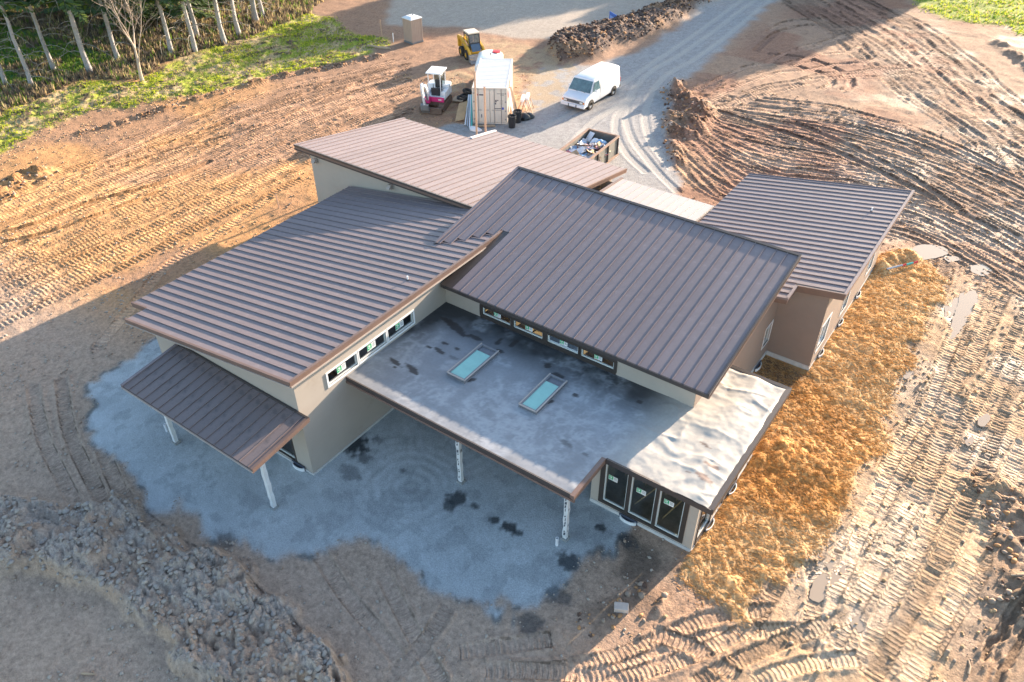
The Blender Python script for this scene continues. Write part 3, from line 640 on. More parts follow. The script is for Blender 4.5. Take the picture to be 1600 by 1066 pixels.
# --- windows: frame > sash, pane, sticker
def sticker(P, n, u, v, w=.34, h=.22):
    """white card with a green square and white squiggle; P centre, u right, v up, n outwards"""
    P, n, u, v = Vector(P), Vector(n), Vector(u), Vector(v); mb = MB()
    def R(a0, a1, b0, b1, d, mi, sk=0):
        q = [P+n*d+u*a+v*b for a, b in ((a0, b0), (a1, b0+sk), (a1, b1+sk), (a0, b1))]; mb.quad(*[tuple(t) for t in q], mi)
    R(-w/2, w/2, -h/2, h/2, .004, 0); R(-w/2+.01, 0.02*w, -h*.36, h/2-.01, .006, 1)
    for a0, a1, b0, b1, sk in ((-.40, -.12, .20, .30, .02), (-.24, -.12, .02, .20, 0), (-.42, -.20, -.06, .04, .03), (-.30, -.04, -.24, -.15, -.02)):
        R(a0*w, a1*w, b0*h, b1*h, .008, 0, sk*h)
    for b in (.28, .12, -.05, -.22): R(.10*w, .42*w, b*h, (b+.06)*h, .006, 2)
    return mb
def window(o, u, out, s0, s1, z0, z1, frame='white', fw=.10, proud=.03, stick=(.5, .5), stick_w=.34, sash='sash', label=None, mull=False):
    n = Vector((out[0], out[1], 0)); U = Vector((u[0], u[1], 0)); O = Vector((o[0], o[1], 0))
    def P(s, z, d): return tuple(O+U*s+n*d+Vector((0, 0, z)))
    def rim(mb, a0, a1, b0, b1, w, d0, d1):
        for (x0, x1, y0, y1) in ((a0-w, a1+w, b0-w, b0), (a0-w, a1+w, b1, b1+w), (a0-w, a0, b0, b1), (a1, a1+w, b0, b1)):
            vs = [P(x, y, d) for d in (d0, d1) for x, y in ((x0, y0), (x1, y0), (x1, y1), (x0, y1))]
            mb.add(vs, [(0, 3, 2, 1), (4, 5, 6, 7), (0, 1, 5, 4), (1, 2, 6, 5), (2, 3, 7, 6), (3, 0, 4, 7)])
    mb = MB(); rim(mb, s0, s1, z0, z1, fw, -.02, proud); f = hb(mb, 'window', frame)
    if label: f['label'] = label
    mb = MB(); rim(mb, s0+.05, s1-.05, z0+.05, z1-.05, .05, -.11, -.03); hb(mb, 'sash', sash, f)
    mb = MB(); mb.quad(P(s0+.05, z0+.05, -.07), P(s1-.05, z0+.05, -.07), P(s1-.05, z1-.05, -.07), P(s0+.05, z1-.05, -.07)); hb(mb, 'pane', 'glass', f)
    if stick:
        c = P(s0+(s1-s0)*stick[0], z0+(z1-z0)*stick[1], -.065)
        sticker(c, n, U, (0, 0, 1), stick_w, stick_w*.62).build('sticker', ['card', 'green', 'print'], f, origin=H0)
    return f
for a in win_left: window((-18, 12.22), (0, 1), (1, 0), *a, frame='white', fw=.07, stick=(.5, .52), stick_w=.46)
for a, b in cl: window((-18, 20.45), (1, 0), (0, -1), a, b, 3.42, 3.80, frame='win_dark', fw=.07, proud=.035, stick=(.5, .55), stick_w=.34)
for k, (a, b) in enumerate(box_w): window((-8.8, 17.2), (1, 0), (0, -1), a, b, .34, 2.62, frame='win_dark', fw=.06, proud=.04, stick=((.33, .55), (.40, .57), (.38, .62))[k], stick_w=.36)
tr = MB()
for s in (.39, 1.46, 2.52, 3.61): tr.box((-8.8+s-.055, 17.2-.035, .22), (-8.8+s+.055, 17.19, 2.74))
for z in (.22, 2.62): tr.box((-8.8+.34, 17.2-.034, z), (-8.8+3.66, 17.19, z+.10))
hb(tr, 'window_surround', 'win_dark')
tr = MB(); tr.box((-16.17, 20.45-.033, 3.22), (-9.84, 20.44, 3.345)); tr.box((-16.17, 20.45-.034, 3.87), (-9.84, 20.44, 3.98))
for s in (1.86, 3.41, 4.985, 6.56, 8.13): tr.box((-18+s-.05, 20.45-.0345, 3.345), (-18+s+.05, 20.44, 3.87))
hb(tr, 'window_surround', 'win_dark')
window((-4.8, 17.2), (0, 1), (1, 0), .35, 1.45, .15, 2.15, frame='win_dark', fw=.07, stick=None)
window((-4.8, 17.2), (0, 1), (1, 0), 2.6, 3.9, .15, 2.15, frame='win_dark', fw=.07, stick=None)
window((-6.7, 20.45), (0, 1), (1, 0), 7.60, 8.35, .95, 1.98, frame='white', fw=.06, stick=None)
window((-4.75, 29), (0, 1), (1, 0), .35, 1.5, .82, 2.15, frame='white', fw=.08, stick=None)
window((-4.75, 29), (0, 1), (1, 0), 3.8, 4.7, .75, 2.1, frame='white', fw=.08, stick=None)
window((-4.75, 29), (0, 1), (1, 0), 7.9, 8.8, .75, 2.1, frame='white', fw=.08, stick=None)
window((-26.5, 12.22), (1, 0), (0, -1), 5.9, 7.6, .25, 2.0, frame='win_dark', fw=.06, stick=None)

for a in added_back_w: window((-19.4, 27.95), (1, 0), (0, 1), *a, frame='win_dark', fw=.05, stick=None)  # frames for the added, unseen openings that let sun in
# --- window wells: white half rings at the foot of the walls
def well(x, y, ax):
    mb = MB(); r0, r1, h0, h1 = .21, .25, -.25, .12; n = 12
    prof = []
    for k in range(n+1):
        a = math.pi*k/n; prof.append((math.cos(a), math.sin(a)))
    for k in range(n):
        def P(i, r, z):
            c, s = prof[i]
            return (x+r*1.35*c, y-r*.55*s-.03, z) if ax == 'y' else (x+.03+r*.55*s, y+r*1.35*c, z)
        for a, b, za, zb2 in ((r0, r0, h0, h1), (r1, r1, h0, h1)): mb.quad(P(k, a, za), P(k+1, a, za), P(k+1, b, zb2), P(k, b, zb2))
        mb.quad(P(k, r0, h1), P(k+1, r0, h1), P(k+1, r1, h1), P(k, r1, h1))
    w = hb(mb, 'window_well', 'white')
    mb = MB()
    if ax == 'y': mb.box((x-.36, y-.045, -.1), (x+.36, y-.02, .20))
    else: mb.box((x+.035, y-.36, -.1), (x+.06, y+.36, .20))
    hb(mb, 'vent_louvre', 'print', w)
for a in ((-18.75, 12.2, 'y'), (-7.2, 17.18, 'y'), (-4.78, 18.6, 'x'), (-4.78, 20.6, 'x'), (-6.68, 27.9, 'x'), (-4.73, 30.4, 'x'), (-4.73, 33.2, 'x'), (-4.73, 36.0, 'x')): well(*a)

# --- metal roofs: a deck with fascia edges, then every standing seam pan
RIB_H, RIB_W, PITCH_W = .036, .024, .4461
_panel = {}
def panel_mesh(w, L, m='roof'):
    k = (round(w, 3), round(L, 2), m)
    if k not in _panel:
        mb = MB(); mb.box((0, 0, -.012), (w-.004-RIB_W-.017, L, 0)); mb.box((w-.004-RIB_W, 0, -.012), (w-.004, L, RIB_H)); _panel[k] = mb.mesh('roof_panel', m)
    return _panel[k]
def metal_roof(name, outline, zf, pans, fascia='fascia', depth=DK, panel='roof', label=None):
    """outline = plan polygon; zf(x, y) = surface height; pans = list of (origin, across unit, along unit, width, length) in plan"""
    mb = MB(); n = len(outline); top = [(x, y, zf(x, y)-.014) for x, y in outline]; bot = [(x, y, zf(x, y)-depth) for x, y in outline]
    mb.add(top+bot, [tuple(range(n)), tuple(range(n, 2*n))[::-1]], 1); mb.m[-2] = 2
    mb.add(top+bot, [(i, (i+1) % n, n+(i+1) % n, n+i) for i in range(n)], 0)
    r = hb(mb, name, [fascia, 'soffit', 'dark_trim'])
    if label: r['label'] = label
    for (o, ac, al, w, L) in pans:
        Z0 = zf(*o); e = Vector((al[0], al[1], zf(o[0]+al[0], o[1]+al[1])-Z0)); sl = e.length; e.normalize()
        a = Vector((ac[0], ac[1], zf(o[0]+ac[0], o[1]+ac[1])-Z0)).normalized(); nn = a.cross(e)
        if nn.z < 0: nn = -nn
        p = link('roof_panel', panel_mesh(w, L*sl, panel), r)
        p.matrix_basis = Matrix(((a.x, e.x, nn.x, o[0]-H0[0]), (a.y, e.y, nn.y, o[1]-H0[1]), (a.z, e.z, nn.z, Z0), (0, 0, 0, 1)))
    return r
def trim(parent, p, q, zf, w, h, inset, side, m='fascia', name='edge_trim', over=.02):
    """a metal edge strip along p-q lying on the roof, w wide, h tall, side = plan unit pointing inwards"""
    def P(a, t, z): return (a[0]+side[0]*t, a[1]+side[1]*t, zf(a[0], a[1])+(zf(a[0]+side[0]*t, a[1]+side[1]*t)-zf(a[0], a[1]))+z)
    mb = MB(); vs = [P(a, t, z) for a in (p, q) for t, z in ((-over, -.06), (w, -.004), (w, h), (-over, h))]
    mb.add(vs, [(0, 1, 2, 3), (7, 6, 5, 4), (0, 4, 5, 1), (1, 5, 6, 2), (2, 6, 7, 3), (3, 7, 4, 0)]); return hb(mb, name, m, parent)
# left roof: ribs run along x, rising to the right
zfl = lambda x, y: zl(x)
vx = lambda y: -19.8+(y-22.0)                       # valley with the big roof
outl = [(-27.85, 11.87), (-17.65, 11.87), (-17.65, 24.1), (-19.75, 22.0), (-19.75, 25.78), (-28.95, 25.78), (-28.95, 12.84), (-27.85, 12.84)]
pans = []; y = 11.95
while y < 25.7:
    w = min(PITCH_W, 25.76-y); x0 = -27.83 if y+w < 12.9 else -28.93
    x1 = -17.72 if y+w/2 < 22 else (-19.78)
    if y < 22.0 and y+w > 22.0: x1 = -17.72
    pans.append(((x0, y), (0, 1), (1, 0), w, x1-x0))
    if y >= 22.0 and vx(y) > -19.8 and y < 23.9: pans.append(((max(vx(y)+.1, -19.7), y), (0, 1), (1, 0), w, -17.72-max(vx(y)+.1, -19.7)))
    y += PITCH_W
lr = metal_roof('metal_roof', outl, zfl, pans)
trim(lr, (-17.65, 11.87), (-17.65, 24.05), zfl, .10, .05, 0, (-1, 0)); trim(lr, (-27.85, 11.87), (-17.65, 11.87), zfl, .07, .055, 0, (0, 1)); 
trim(lr, (-28.95, 12.84), (-27.87, 12.84), zfl, .05, .05, 0, (0, 1))
mb = MB(); mb.bar((-17.63, 11.9, zl(-17.65)-.20), (-17.63, 24.0, zl(-17.65)-.20), .035, .05); hb(mb, 'drip_edge', 'gutter_edge', lr)
mb = MB(); mb.bar((-17.66, 11.85, zl(-17.65)-.16), (-27.85, 11.85, zl(-27.85)-.16), .03, .04); hb(mb, 'drip_edge', 'gutter_edge', lr)
mb = MB(); mb.box((-28.9, 25.70, zl(-28.9)), (-19.8, 25.88, zl(-28.9)+.05)); 
# big roof: ribs run along y, rising away
zfb = lambda x, y: zb_(y)
outb = [(-17.9, 20.08), (-6.13, 20.08), (-6.13, 28.3), (-19.8, 28.3), (-19.8, 22.05), (-17.9, 23.95)]
pans = []; x = -6.22-PITCH_W*30+.02
xs_ = []
x = -6.16
while x > -19.75:
    w = min(PITCH_W, x+19.78); xl = x-w
    y0 = 20.10 if xl > -17.75 else max(22.05, 22.05+(xl+19.8))
    pans.append(((xl, y0), (1, 0), (0, 1), w, 28.26-y0)); x -= PITCH_W
br = metal_roof('metal_roof', outb, zfb, pans, fascia='dark_trim', depth=.17)
trim(br, (-6.13, 20.08), (-6.13, 28.3), zfb, .05, .055, 0, (-1, 0), 'dark_trim'); trim(br, (-19.8, 22.05), (-19.8, 28.3), zfb, .09, .05, 0, (1, 0), 'roof')
trim(br, (-19.8, 28.3), (-6.13, 28.3), zfb, .11, .050, 0, (0, -1), 'dark_trim', 'ridge_cap'); trim(br, (-17.55, 20.08), (-6.13, 20.08), zfb, .03, .012, 0, (0, 1), 'dark_trim', 'eave_trim')
mb = MB(); mb.bar((-6.11, 20.1, zb_(20.08)-.16), (-6.11, 28.3, zb_(28.3)-.16), .03, .05); hb(mb, 'drip_edge', 'fascia', br)
mb = MB(); mb.bar((-19.85, 22.0, zl(-19.85)+.01), (-17.72, 24.12, zl(-17.72)+.012), .10, .02); hb(mb, 'valley_flashing', 'dark_trim', br)
# canopy roof at the left front
zfc = lambda x, y: 3.25-.125*(12.2-y)
pans = []; x = -24.82
while x < -17.6:
    w = min(PITCH_W, -17.5-x); pans.append(((x, 9.60), (1, 0), (0, 1), w, 2.56)); x += PITCH_W
cr = metal_roof('canopy_roof', [(-24.85, 9.58), (-17.46, 9.58), (-17.46, 12.2), (-24.85, 12.2)], zfc, pans, depth=.15, panel='roof_grimy')
trim(cr, (-17.46, 9.58), (-17.46, 12.2), zfc, .10, .055, 0, (-1, 0)); trim(cr, (-24.85, 9.58), (-24.85, 12.2), zfc, .10, .055, 0, (1, 0), 'roof'); trim(cr, (-24.85, 12.18), (-17.46, 12.18), zfc, .05, .06, 0, (0, -1), 'dark_trim', 'wall_flashing')
mb = MB(); mb.bar((-24.85, 9.565, 2.85), (-17.46, 9.565, 2.85), .03, .05); hb(mb, 'drip_edge', 'gutter_edge', cr)
# back wing roof
zfg = lambda x, y: zg(y)
outg = [(-32.45, 25.5), (-18.2, 25.5), (-18.2, 36.55), (-27.3, 36.55), (-27.3, 34.15), (-32.45, 34.15)]
pans = []; x = -32.42
while x < -18.3:
    w = min(PITCH_W, -18.22-x); y1 = 34.13 if x+w/2 < -27.3 else 36.53
    pans.append(((x, 25.56), (1, 0), (0, 1), w, y1-25.56)); x += PITCH_W
gr = metal_roof('metal_roof', outg, zfg, pans)
trim(gr, (-32.45, 25.5), (-18.2, 25.5), zfg, .08, .05, 0, (0, 1), 'dark_trim', 'ridge_cap'); trim(gr, (-32.45, 25.5), (-32.45, 34.15), zfg, .10, .055, 0, (1, 0), 'roof'); trim(gr, (-27.3, 34.15), (-27.3, 36.55), zfg, .14, .07, 0, (1, 0), 'white'); trim(gr, (-18.2, 25.5), (-18.2, 36.55), zfg, .08, .05, 0, (-1, 0))
mb = MB(); mb.bar((-32.45, 25.48, zg(25.5)-.21), (-18.2, 25.48, zg(25.5)-.21), .03, .05); hb(mb, 'drip_edge', 'dark_trim', gr)
# right wing roof
zfr = lambda x, y: zr(x)
outr = [(-6.05, 27.6), (-6.05, 28.7), (-4.15, 28.7), (-4.15, 39.5), (-12.3, 39.5), (-12.3, 28.75), (-7.6, 28.75), (-7.6, 27.6)]
pans = []; y = 27.62
while y < 39.4:
    w = min(PITCH_W, 39.48-y)
    x0, x1 = (-7.5, -6.15) if y < 28.6 else (-12.28, -4.25)
    pans.append(((x0, y), (0, 1), (1, 0), w, x1-x0)); y += PITCH_W
rr_ = metal_roof('metal_roof', outr, zfr, pans, depth=.26)
trim(rr_, (-4.15, 28.7), (-4.15, 39.5), zfr, .09, .05, 0, (-1, 0), 'roof'); trim(rr_, (-6.05, 28.7), (-4.15, 28.7), zfr, .05, .055, 0, (0, 1)); trim(rr_, (-6.05, 27.6), (-6.05, 28.7), zfr, .09, .05, 0, (-1, 0), 'roof'); trim(rr_, (-7.6, 27.6), (-6.05, 27.6), zfr, .06, .05, 0, (0, 1), 'roof')
# low link roof between back wing and right wing
zfk = lambda x, y: 3.0+.075*(35.1-y)
pans = []; x = -17.72
while x < -12.4:
    w = min(PITCH_W, -12.32-x); pans.append(((x, 28.3), (1, 0), (0, 1), w, 6.76)); x += PITCH_W
kr = metal_roof('metal_roof', [(-17.75, 28.25), (-12.3, 28.25), (-12.3, 35.1), (-17.75, 35.1)], zfk, pans, panel='pale_roof')
trim(kr, (-17.75, 28.25), (-17.75, 35.1), zfk, .12, .05, 0, (1, 0))
# pipe vents through the roofs
for (px, py, zf, k) in ((638, 446, zfl, 0), (1361, 332, zfr, 1)):
    q = gp(px, py, 4.6 if k == 0 else 4.15); z = zf(*q); mb = MB()
    mb.tube([(q[0], q[1], z-.05), (q[0], q[1], z+.05)], [.09, .04], 12, 0); mb.tube([(q[0], q[1], z+.05), (q[0], q[1], z+.20)], [.035, .035], 12, 1); hb(mb, 'roof_vent', ['dark_trim', 'white'])
# wall lights
for (x, y, z) in ((-31.3, 25.88, 3.95), (-25.9, 25.88, 4.0)):
    mb = MB(); mb.box((x-.10, y-.14, z-.12), (x+.10, y-.012, z+.12), 0); mb.prism([(y-.14, z+.12), (y-.30, z-.03), (y-.30, z-.09), (y-.14, z-.02)], 'x', x-.10, x+.10, 0); hb(mb, 'wall_light', 'gutter_edge')

# --- flat roof
FZ = 3.24
M['membrane'] = mat('roof_membrane', (.42, .405, .39), .55, noise=(1.6, .12), dirt=((.56, .56, .56), 2.4, .60, .55))
def flat_mask(x, y):
    a = (x > -18) & (x < -8.0) & (y > 14.55) & (y < 20.45); b = (x >= -8.0) & (x < -4.2) & (y > 16.5) & (y < 20.45); c = (x > -6.7) & (x < -4.2) & (y >= 20.45) & (y < 23.4)
    return a | b | c
xs = np.concatenate([np.linspace(-18, -8.0, 150), np.linspace(-8.0, -6.7, 27)[1:], np.linspace(-6.7, -4.2, 52)[1:]]); ys = np.concatenate([np.linspace(14.55, 16.5, 36), np.linspace(16.5, 20.45, 72)[1:], np.linspace(20.45, 23.4, 56)[1:]])
XX, YY = np.meshgrid(xs, ys, indexing='ij'); xf, yf = XX.ravel(), YY.ravel()
loose = sstep(-8.6, -6.8, xf)  # folds, and also the split of painted lit and shaded tones
wpx = xf+.9*(fbm(xf, yf, .5, 3, 61)-.5); wpy = yf+.9*(fbm(xf, yf, .5, 3, 62)-.5)
def ridge(a): return 1-np.abs(2*a-1)
fold = ridge(fbm(wpx*.75, wpy*.45, .8, 2, 63))**3*.06+ridge(fbm(wpx*.5, wpy*1.2, 1.1, 2, 64))**4*.035+(fbm(xf, yf, 3.0, 3, 65)-.5)*.035
edge = np.minimum(np.minimum(xf+18.05, -4.15-xf), np.minimum(yf-14.5, 23.45-yf)); lap = sstep(0, .35, edge)
FH = FZ+lap*(loose*fold*1.15+(1-loose)*(fold*.12+(fbm(xf, yf, 1.2, 3, 66)-.5)*.02))
for s in (-15.2, -12.4, -9.6): FH += .004*(1-sstep(.02, .06, np.abs(xf-s)))
FH += .005*(1-sstep(.02, .05, np.abs(yf-17.7)))*loose
# colour: old water stains, mud and painted-in occlusion shade by the walls, chalky scuffs, a few bare dark patches
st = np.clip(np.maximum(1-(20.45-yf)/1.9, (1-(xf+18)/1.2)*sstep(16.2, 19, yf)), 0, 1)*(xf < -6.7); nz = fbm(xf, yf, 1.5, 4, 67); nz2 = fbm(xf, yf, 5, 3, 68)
mem = np.array([.235, .245, .265])[None]*(.9+.25*nz[:, None])*np.ones((xf.size, 1))
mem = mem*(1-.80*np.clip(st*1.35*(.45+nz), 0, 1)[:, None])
scf = np.clip(ridge(fbm(wpx, wpy, 1.1, 5, 69, .6))**9+.7*ridge(fbm(wpx, wpy, 2.6, 4, 70, .6))**9+.5*sstep(.62, .75, fbm(wpx, wpy, 5.0, 3, 72)), 0, 1)*sstep(.40, .58, fbm(xf, yf, .7, 3, 71))*(xf < -7.6)*.8; mem = mem*(1-.55*scf[:, None])+np.array([.48, .50, .53])[None]*.55*scf[:, None]
mem = mem*(1-loose[:, None])+np.array([.42, .395, .355])[None]*(.94+.12*nz[:, None])*loose[:, None]  # light put into the colour: sunlit end creamier, shaded rest darker and bluer
pt_ = []
def patch(px, py, a, b, rot=0, k=.9, c=(.045, .04, .04)):
    global mem
    q = gp(px, py, FZ); dx, dy = xf-q[0], yf-q[1]; u_, v_ = dx*math.cos(rot)+dy*math.sin(rot), -dx*math.sin(rot)+dy*math.cos(rot)
    d = np.sqrt((u_/a)**2+(v_/b)**2)+(nz2-.5)*.9; w = k*(1-sstep(.8, 1.05, d)); mem = mem*(1-w[:, None])+np.array(c)[None]*w[:, None]
for p in ((698, 501, .4, .12, -.15), (712, 512, .85, .20, -.25), (743, 528, .35, .14), (696, 537, .16, .10), (687, 549, .33, .10, -.2), (671, 543, .14, .09), (714, 545, .16, .09), (709, 559, .25, .10, -.1, .4), (619, 567, .38, .10, -.25), (645, 578, .45, .13, -.3), (617, 574, .08, .06), (779, 534, .12, .22), (803, 537, .12, .26), (856, 571, .14, .17), (781, 549, .22, .12), (872, 588, .26, .16), (736, 594, .25, .09, .8), (858, 628, .22, .09, .8), (899, 618, .12, .10), (884, 693, .25, .10, -.1, .5), (913, 710, .15, .07, -.1, .5), (1000, 628, .12, .1), (962, 700, .01, .01)): patch(*p)
for p in ((1112, 731, .30, .09, -.1, .8, (.17, .10, .08)), (1100, 749, .34, .12, -.1, .8, (.17, .10, .08)), (1102, 697, .25, .06, -.3, .8, (.15, .10, .08)), (1137, 604, .3, .05, .1, .7, (.15, .10, .08)), (1075, 740, .12, .04, -.3, .7, (.15, .10, .08)), (1161, 670, .1, .05, 0, .6, (.15, .10, .08))): patch(*p)
fl = empty('flat_roof', (0, 0, 0)); fl.parent = house
nx, ny = len(xs), len(ys); idg = np.arange(nx*ny).reshape(nx, ny); q = np.stack([idg[:-1, :-1], idg[1:, :-1], idg[1:, 1:], idg[:-1, 1:]], -1).reshape(-1, 4)
q = q[flat_mask(xf[q].mean(1), yf[q].mean(1))]; u_, inv = np.unique(q, return_inverse=True); inv = inv.reshape(-1, 4)
me = bpy.data.meshes.new('membrane'); me.from_pydata(np.stack([xf[u_]-H0[0], yf[u_]-H0[1], FH[u_]], 1).tolist(), [], inv.tolist()); me.polygons.foreach_set('use_smooth', [True]*len(inv))
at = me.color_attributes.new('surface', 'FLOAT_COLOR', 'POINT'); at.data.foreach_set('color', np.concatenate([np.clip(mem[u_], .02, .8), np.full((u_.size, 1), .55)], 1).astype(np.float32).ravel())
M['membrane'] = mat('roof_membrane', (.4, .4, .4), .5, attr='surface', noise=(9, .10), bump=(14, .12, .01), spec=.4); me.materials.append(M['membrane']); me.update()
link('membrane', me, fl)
out_f = [(-18, 14.55), (-8.0, 14.55), (-8.0, 16.5), (-4.2, 16.5), (-4.2, 23.4), (-6.68, 23.4), (-6.68, 20.43), (-18, 20.43)]
mb = MB(); mb.prism(out_f, 'z', 3.08, FZ-.06); hb(mb, 'roof_deck', 'soffit', fl)
def edge_strip(p, q, out, m, zt=.03, inw=.10):
    a, b, o = Vector((*p, 0)), Vector((*q, 0)), Vector((*out, 0)); mb = MB()
    vs = [tuple(Vector((e.x, e.y, z))+o*t) for e in (a, b) for t, z in ((-inw, FZ-.08), (.02, 3.06), (.02, FZ+zt), (-inw, FZ+zt*.7))]
    mb.add(vs, [(0, 1, 2, 3), (7, 6, 5, 4), (0, 4, 5, 1), (1, 5, 6, 2), (2, 6, 7, 3), (3, 7, 4, 0)]); return hb(mb, 'edge_trim', m, fl)
edge_strip((-18, 14.55), (-8.0, 14.55), (0, -1), 'dark_trim', .03, .04); edge_strip((-8.0, 14.50), (-8.0, 16.5), (1, 0), 'fascia', .05, .14); edge_strip((-7.98, 16.5), (-4.2, 16.5), (0, -1), 'dark_trim', .05, .06); edge_strip((-4.2, 16.51), (-4.2, 23.4), (1, 0), 'dark_trim', .06, .16); edge_strip((-6.6, 23.4), (-4.2, 23.4), (0, 1), 'dark_trim', .06, .14)
mb = MB(); mb.bar((-18, 14.525, 3.03), (-7.97, 14.525, 3.03), .05, .09); hb(mb, 'drip_edge', 'fascia', fl)
# skylights
for (x0, x1, y0, y1) in ((-14.97, -14.17, 16.83, 18.96), (-11.79, -11.08, 16.95, 18.98)):
    mb = MB(); z0, z1 = FZ-.05, FZ+.13
    for a in ((x0, x1, y0, y0+.07), (x0, x1, y1-.07, y1), (x0, x0+.07, y0+.07, y1-.07), (x1-.07, x1, y0+.07, y1-.07)): mb.box((a[0], a[2], z0), (a[1], a[3], z1))
    s = hb(mb, 'skylight', 'curb', bevel=.012)
    mb = MB(); mb.box((x0+.06, y0+.06, z1-.05), (x1-.06, y1-.42, z1-.03)); hb(mb, 'skylight_pane', 'sky_glass', s)
    mb = MB(); mb.box((x0+.06, y1-.42, z1-.14), (x1-.06, y1-.06, z1-.12)); hb(mb, 'skylight_well', 'interior', s)
    mb = MB(); mb.bar((x0-.01, y0-.02, z1+.006), (x0-.01, y1, z1+.006), .05, .02); mb.bar((x1+.01, y0-.02, z1+.006), (x1+.01, y1, z1+.006), .05, .02); mb.bar((x0, y0-.01, z1+.006), (x1, y0-.01, z1+.006), .06, .02); hb(mb, 'skylight_trim', 'gutter_edge', s)
    mb = MB(); mb.box((x0-.03, y0-.03, FZ-.02), (x1+.03, y1+.03, FZ+.035)); hb(mb, 'skylight_flashing', 'curb', s)
# posts wrapped in printed house wrap
M['concrete'] = mat('footing_concrete', (.26, .27, .27), .9, noise=(5, .2))
def post(x, y, zt, lean, marks):
    mb = MB(); w = .075; n = 14; rings = []
    for i in range(n+1):
        z = zt*i/n; k = w*(1+.10*math.sin(i*2.3+x)); dx = .012*math.sin(i*1.7+y); rings.append([(x+dx-k, y-k, z), (x+dx+k, y-k, z), (x+dx+k, y+k, z), (x+dx-k, y+k, z)])
    mb.loft(rings); p = hb(mb, 'post', 'wrap')
    mb = MB(); mb.box((x-.13, y-.13, -.2), (x+.13, y+.13, .06)); hb(mb, 'footing', 'concrete', p, bevel=.02)
    if marks:
        mb = MB(); r = random.Random(int(x*100))
        z = .25
        while z < zt-.25:
            h = r.uniform(.05, .16)
            for f in ('y', 'x') if r.random() < .3 else ('y',):
                o = r.uniform(-.02, .02); ww = r.uniform(.018, .045)
                if f == 'y': mb.quad((x+o-ww, y-w-.014, z), (x+o+ww*.7, y-w-.014, z+.03), (x+o+ww, y-w-.014, z+h+.03), (x+o-ww*.7, y-w-.014, z+h))
                else: mb.quad((x+w+.014, y+o-ww, z), (x+w+.014, y+o+ww*.7, z+.03), (x+w+.014, y+o+ww, z+h+.03), (x+w+.014, y+o-ww*.7, z+h))
            z += h+r.choice([.03, .05, .05, .22])
        hb(mb, 'wrap_print', 'print', p)
for a in ((-13.21, 15.17, 3.08, 0, 1), (-8.62, 15.21, 3.08, 0, 1), (-23.73, 10.28, 2.86, 0, 0), (-18.01, 10.29, 2.86, 0, 0)): post(*a)
mb = MB(); mb.box((-18, 15.12, 2.9), (-8.2, 15.26, 3.08)); hb(mb, 'beam', 'wood'); mb = MB(); mb.box((-24.7, 10.22, 2.70), (-17.6, 10.34, 2.85)); hb(mb, 'beam', 'wood')
# ------------------------------------------------------------------ vehicles, machines and site things
M['paint_white'] = mat('white_vehicle_paint', (.76, .77, .79), .28, noise=(1.2, .04), dirt=((.45, .38, .30), 1.4, .66, .5))
M['rubber'] = mat('tyre_rubber', (.035, .033, .032), .85, noise=(6, .25), dirt=((.20, .15, .11), 3, .5, .6))
M['rim'] = mat('steel_wheel', (.50, .50, .50), .4, metal=.3)
M['black'] = mat('black_plastic', (.025, .026, .03), .5)
M['chrome'] = mat('dull_chrome', (.42, .43, .45), .3, metal=.8)
M['lamp'] = mat('lamp_glass', (.75, .74, .70), .15); M['amber'] = mat('amber_lens', (.75, .25, .03), .2)
M['yellow'] = mat('machine_yellow', (.62, .34, .035), .4, noise=(3, .12), dirt=((.22, .15, .09), 2.2, .6, .7))
M['grey_steel'] = mat('worn_steel', (.30, .30, .31), .45, metal=.5, noise=(4, .25), dirt=((.26, .16, .10), 3, .55, .7))
M['magenta'] = mat('faded_magenta', (.62, .035, .19), .4, noise=(3, .1))
M['mud_steel'] = mat('muddy_steel', (.15, .10, .075), .85, noise=(5, .3), bump=(12, .4, .02))
M['cream'] = mat('cream_cab_roof', (.66, .58, .46), .5, noise=(3, .1))
M['cont'] = mat('container_paint', (.62, .58, .52), .5, noise=(1.6, .07), dirt=((.34, .26, .19), 1.3, .64, .5))
M['cont_roof'] = mat('container_roof', (.70, .68, .66), .5, noise=(2, .06))
M['red'] = mat('red_paint', (.60, .03, .04), .45); M['blue'] = mat('blue_print', (.05, .09, .42), .45)
M['tan_plastic'] = mat('tan_plastic', (.42, .33, .27), .55, noise=(2, .05)); M['grey_plastic'] = mat('grey_plastic', (.18, .19, .20), .6)
M['translucent'] = mat('white_roof_plastic', (.80, .82, .84), .45)
M['rust'] = mat('rusty_steel', (.23, .14, .09), .75, noise=(4, .3), dirt=((.10, .08, .08), 2.5, .55, .8))
M['rust2'] = mat('worn_rail', (.30, .20, .15), .7, noise=(5, .3))
M['bin_paint'] = mat('grey_bin_paint', (.17, .165, .15), .7, noise=(4, .25), dirt=((.16, .09, .05), 2.5, .56, .8))
M['old_wood'] = mat('weathered_plank', (.42, .31, .21), .85, noise=(4, .2)); M['pinewood'] = mat('fresh_lumber', (.56, .36, .25), .75, noise=(5, .12))
M['pipe_white'] = mat('white_pipe', (.72, .74, .78), .35); M['teal'] = mat('teal_pipe', (.05, .42, .40), .4); M['pipe_grey'] = mat('grey_conduit', (.33, .37, .44), .35)
M['bag_black'] = mat('black_bin_bag', (.02, .021, .023), .35, bump=(5, .6, .05)); M['bag_blue'] = mat('blue_bag', (.25, .42, .62), .4, bump=(5, .6, .05)); M['bag_white'] = mat('white_bag', (.72, .73, .76), .5, bump=(6, .6, .05))
M['cardboard'] = mat('cardboard', (.42, .28, .16), .85, noise=(4, .1)); M['pink'] = mat('pink_board', (.55, .22, .25), .8)
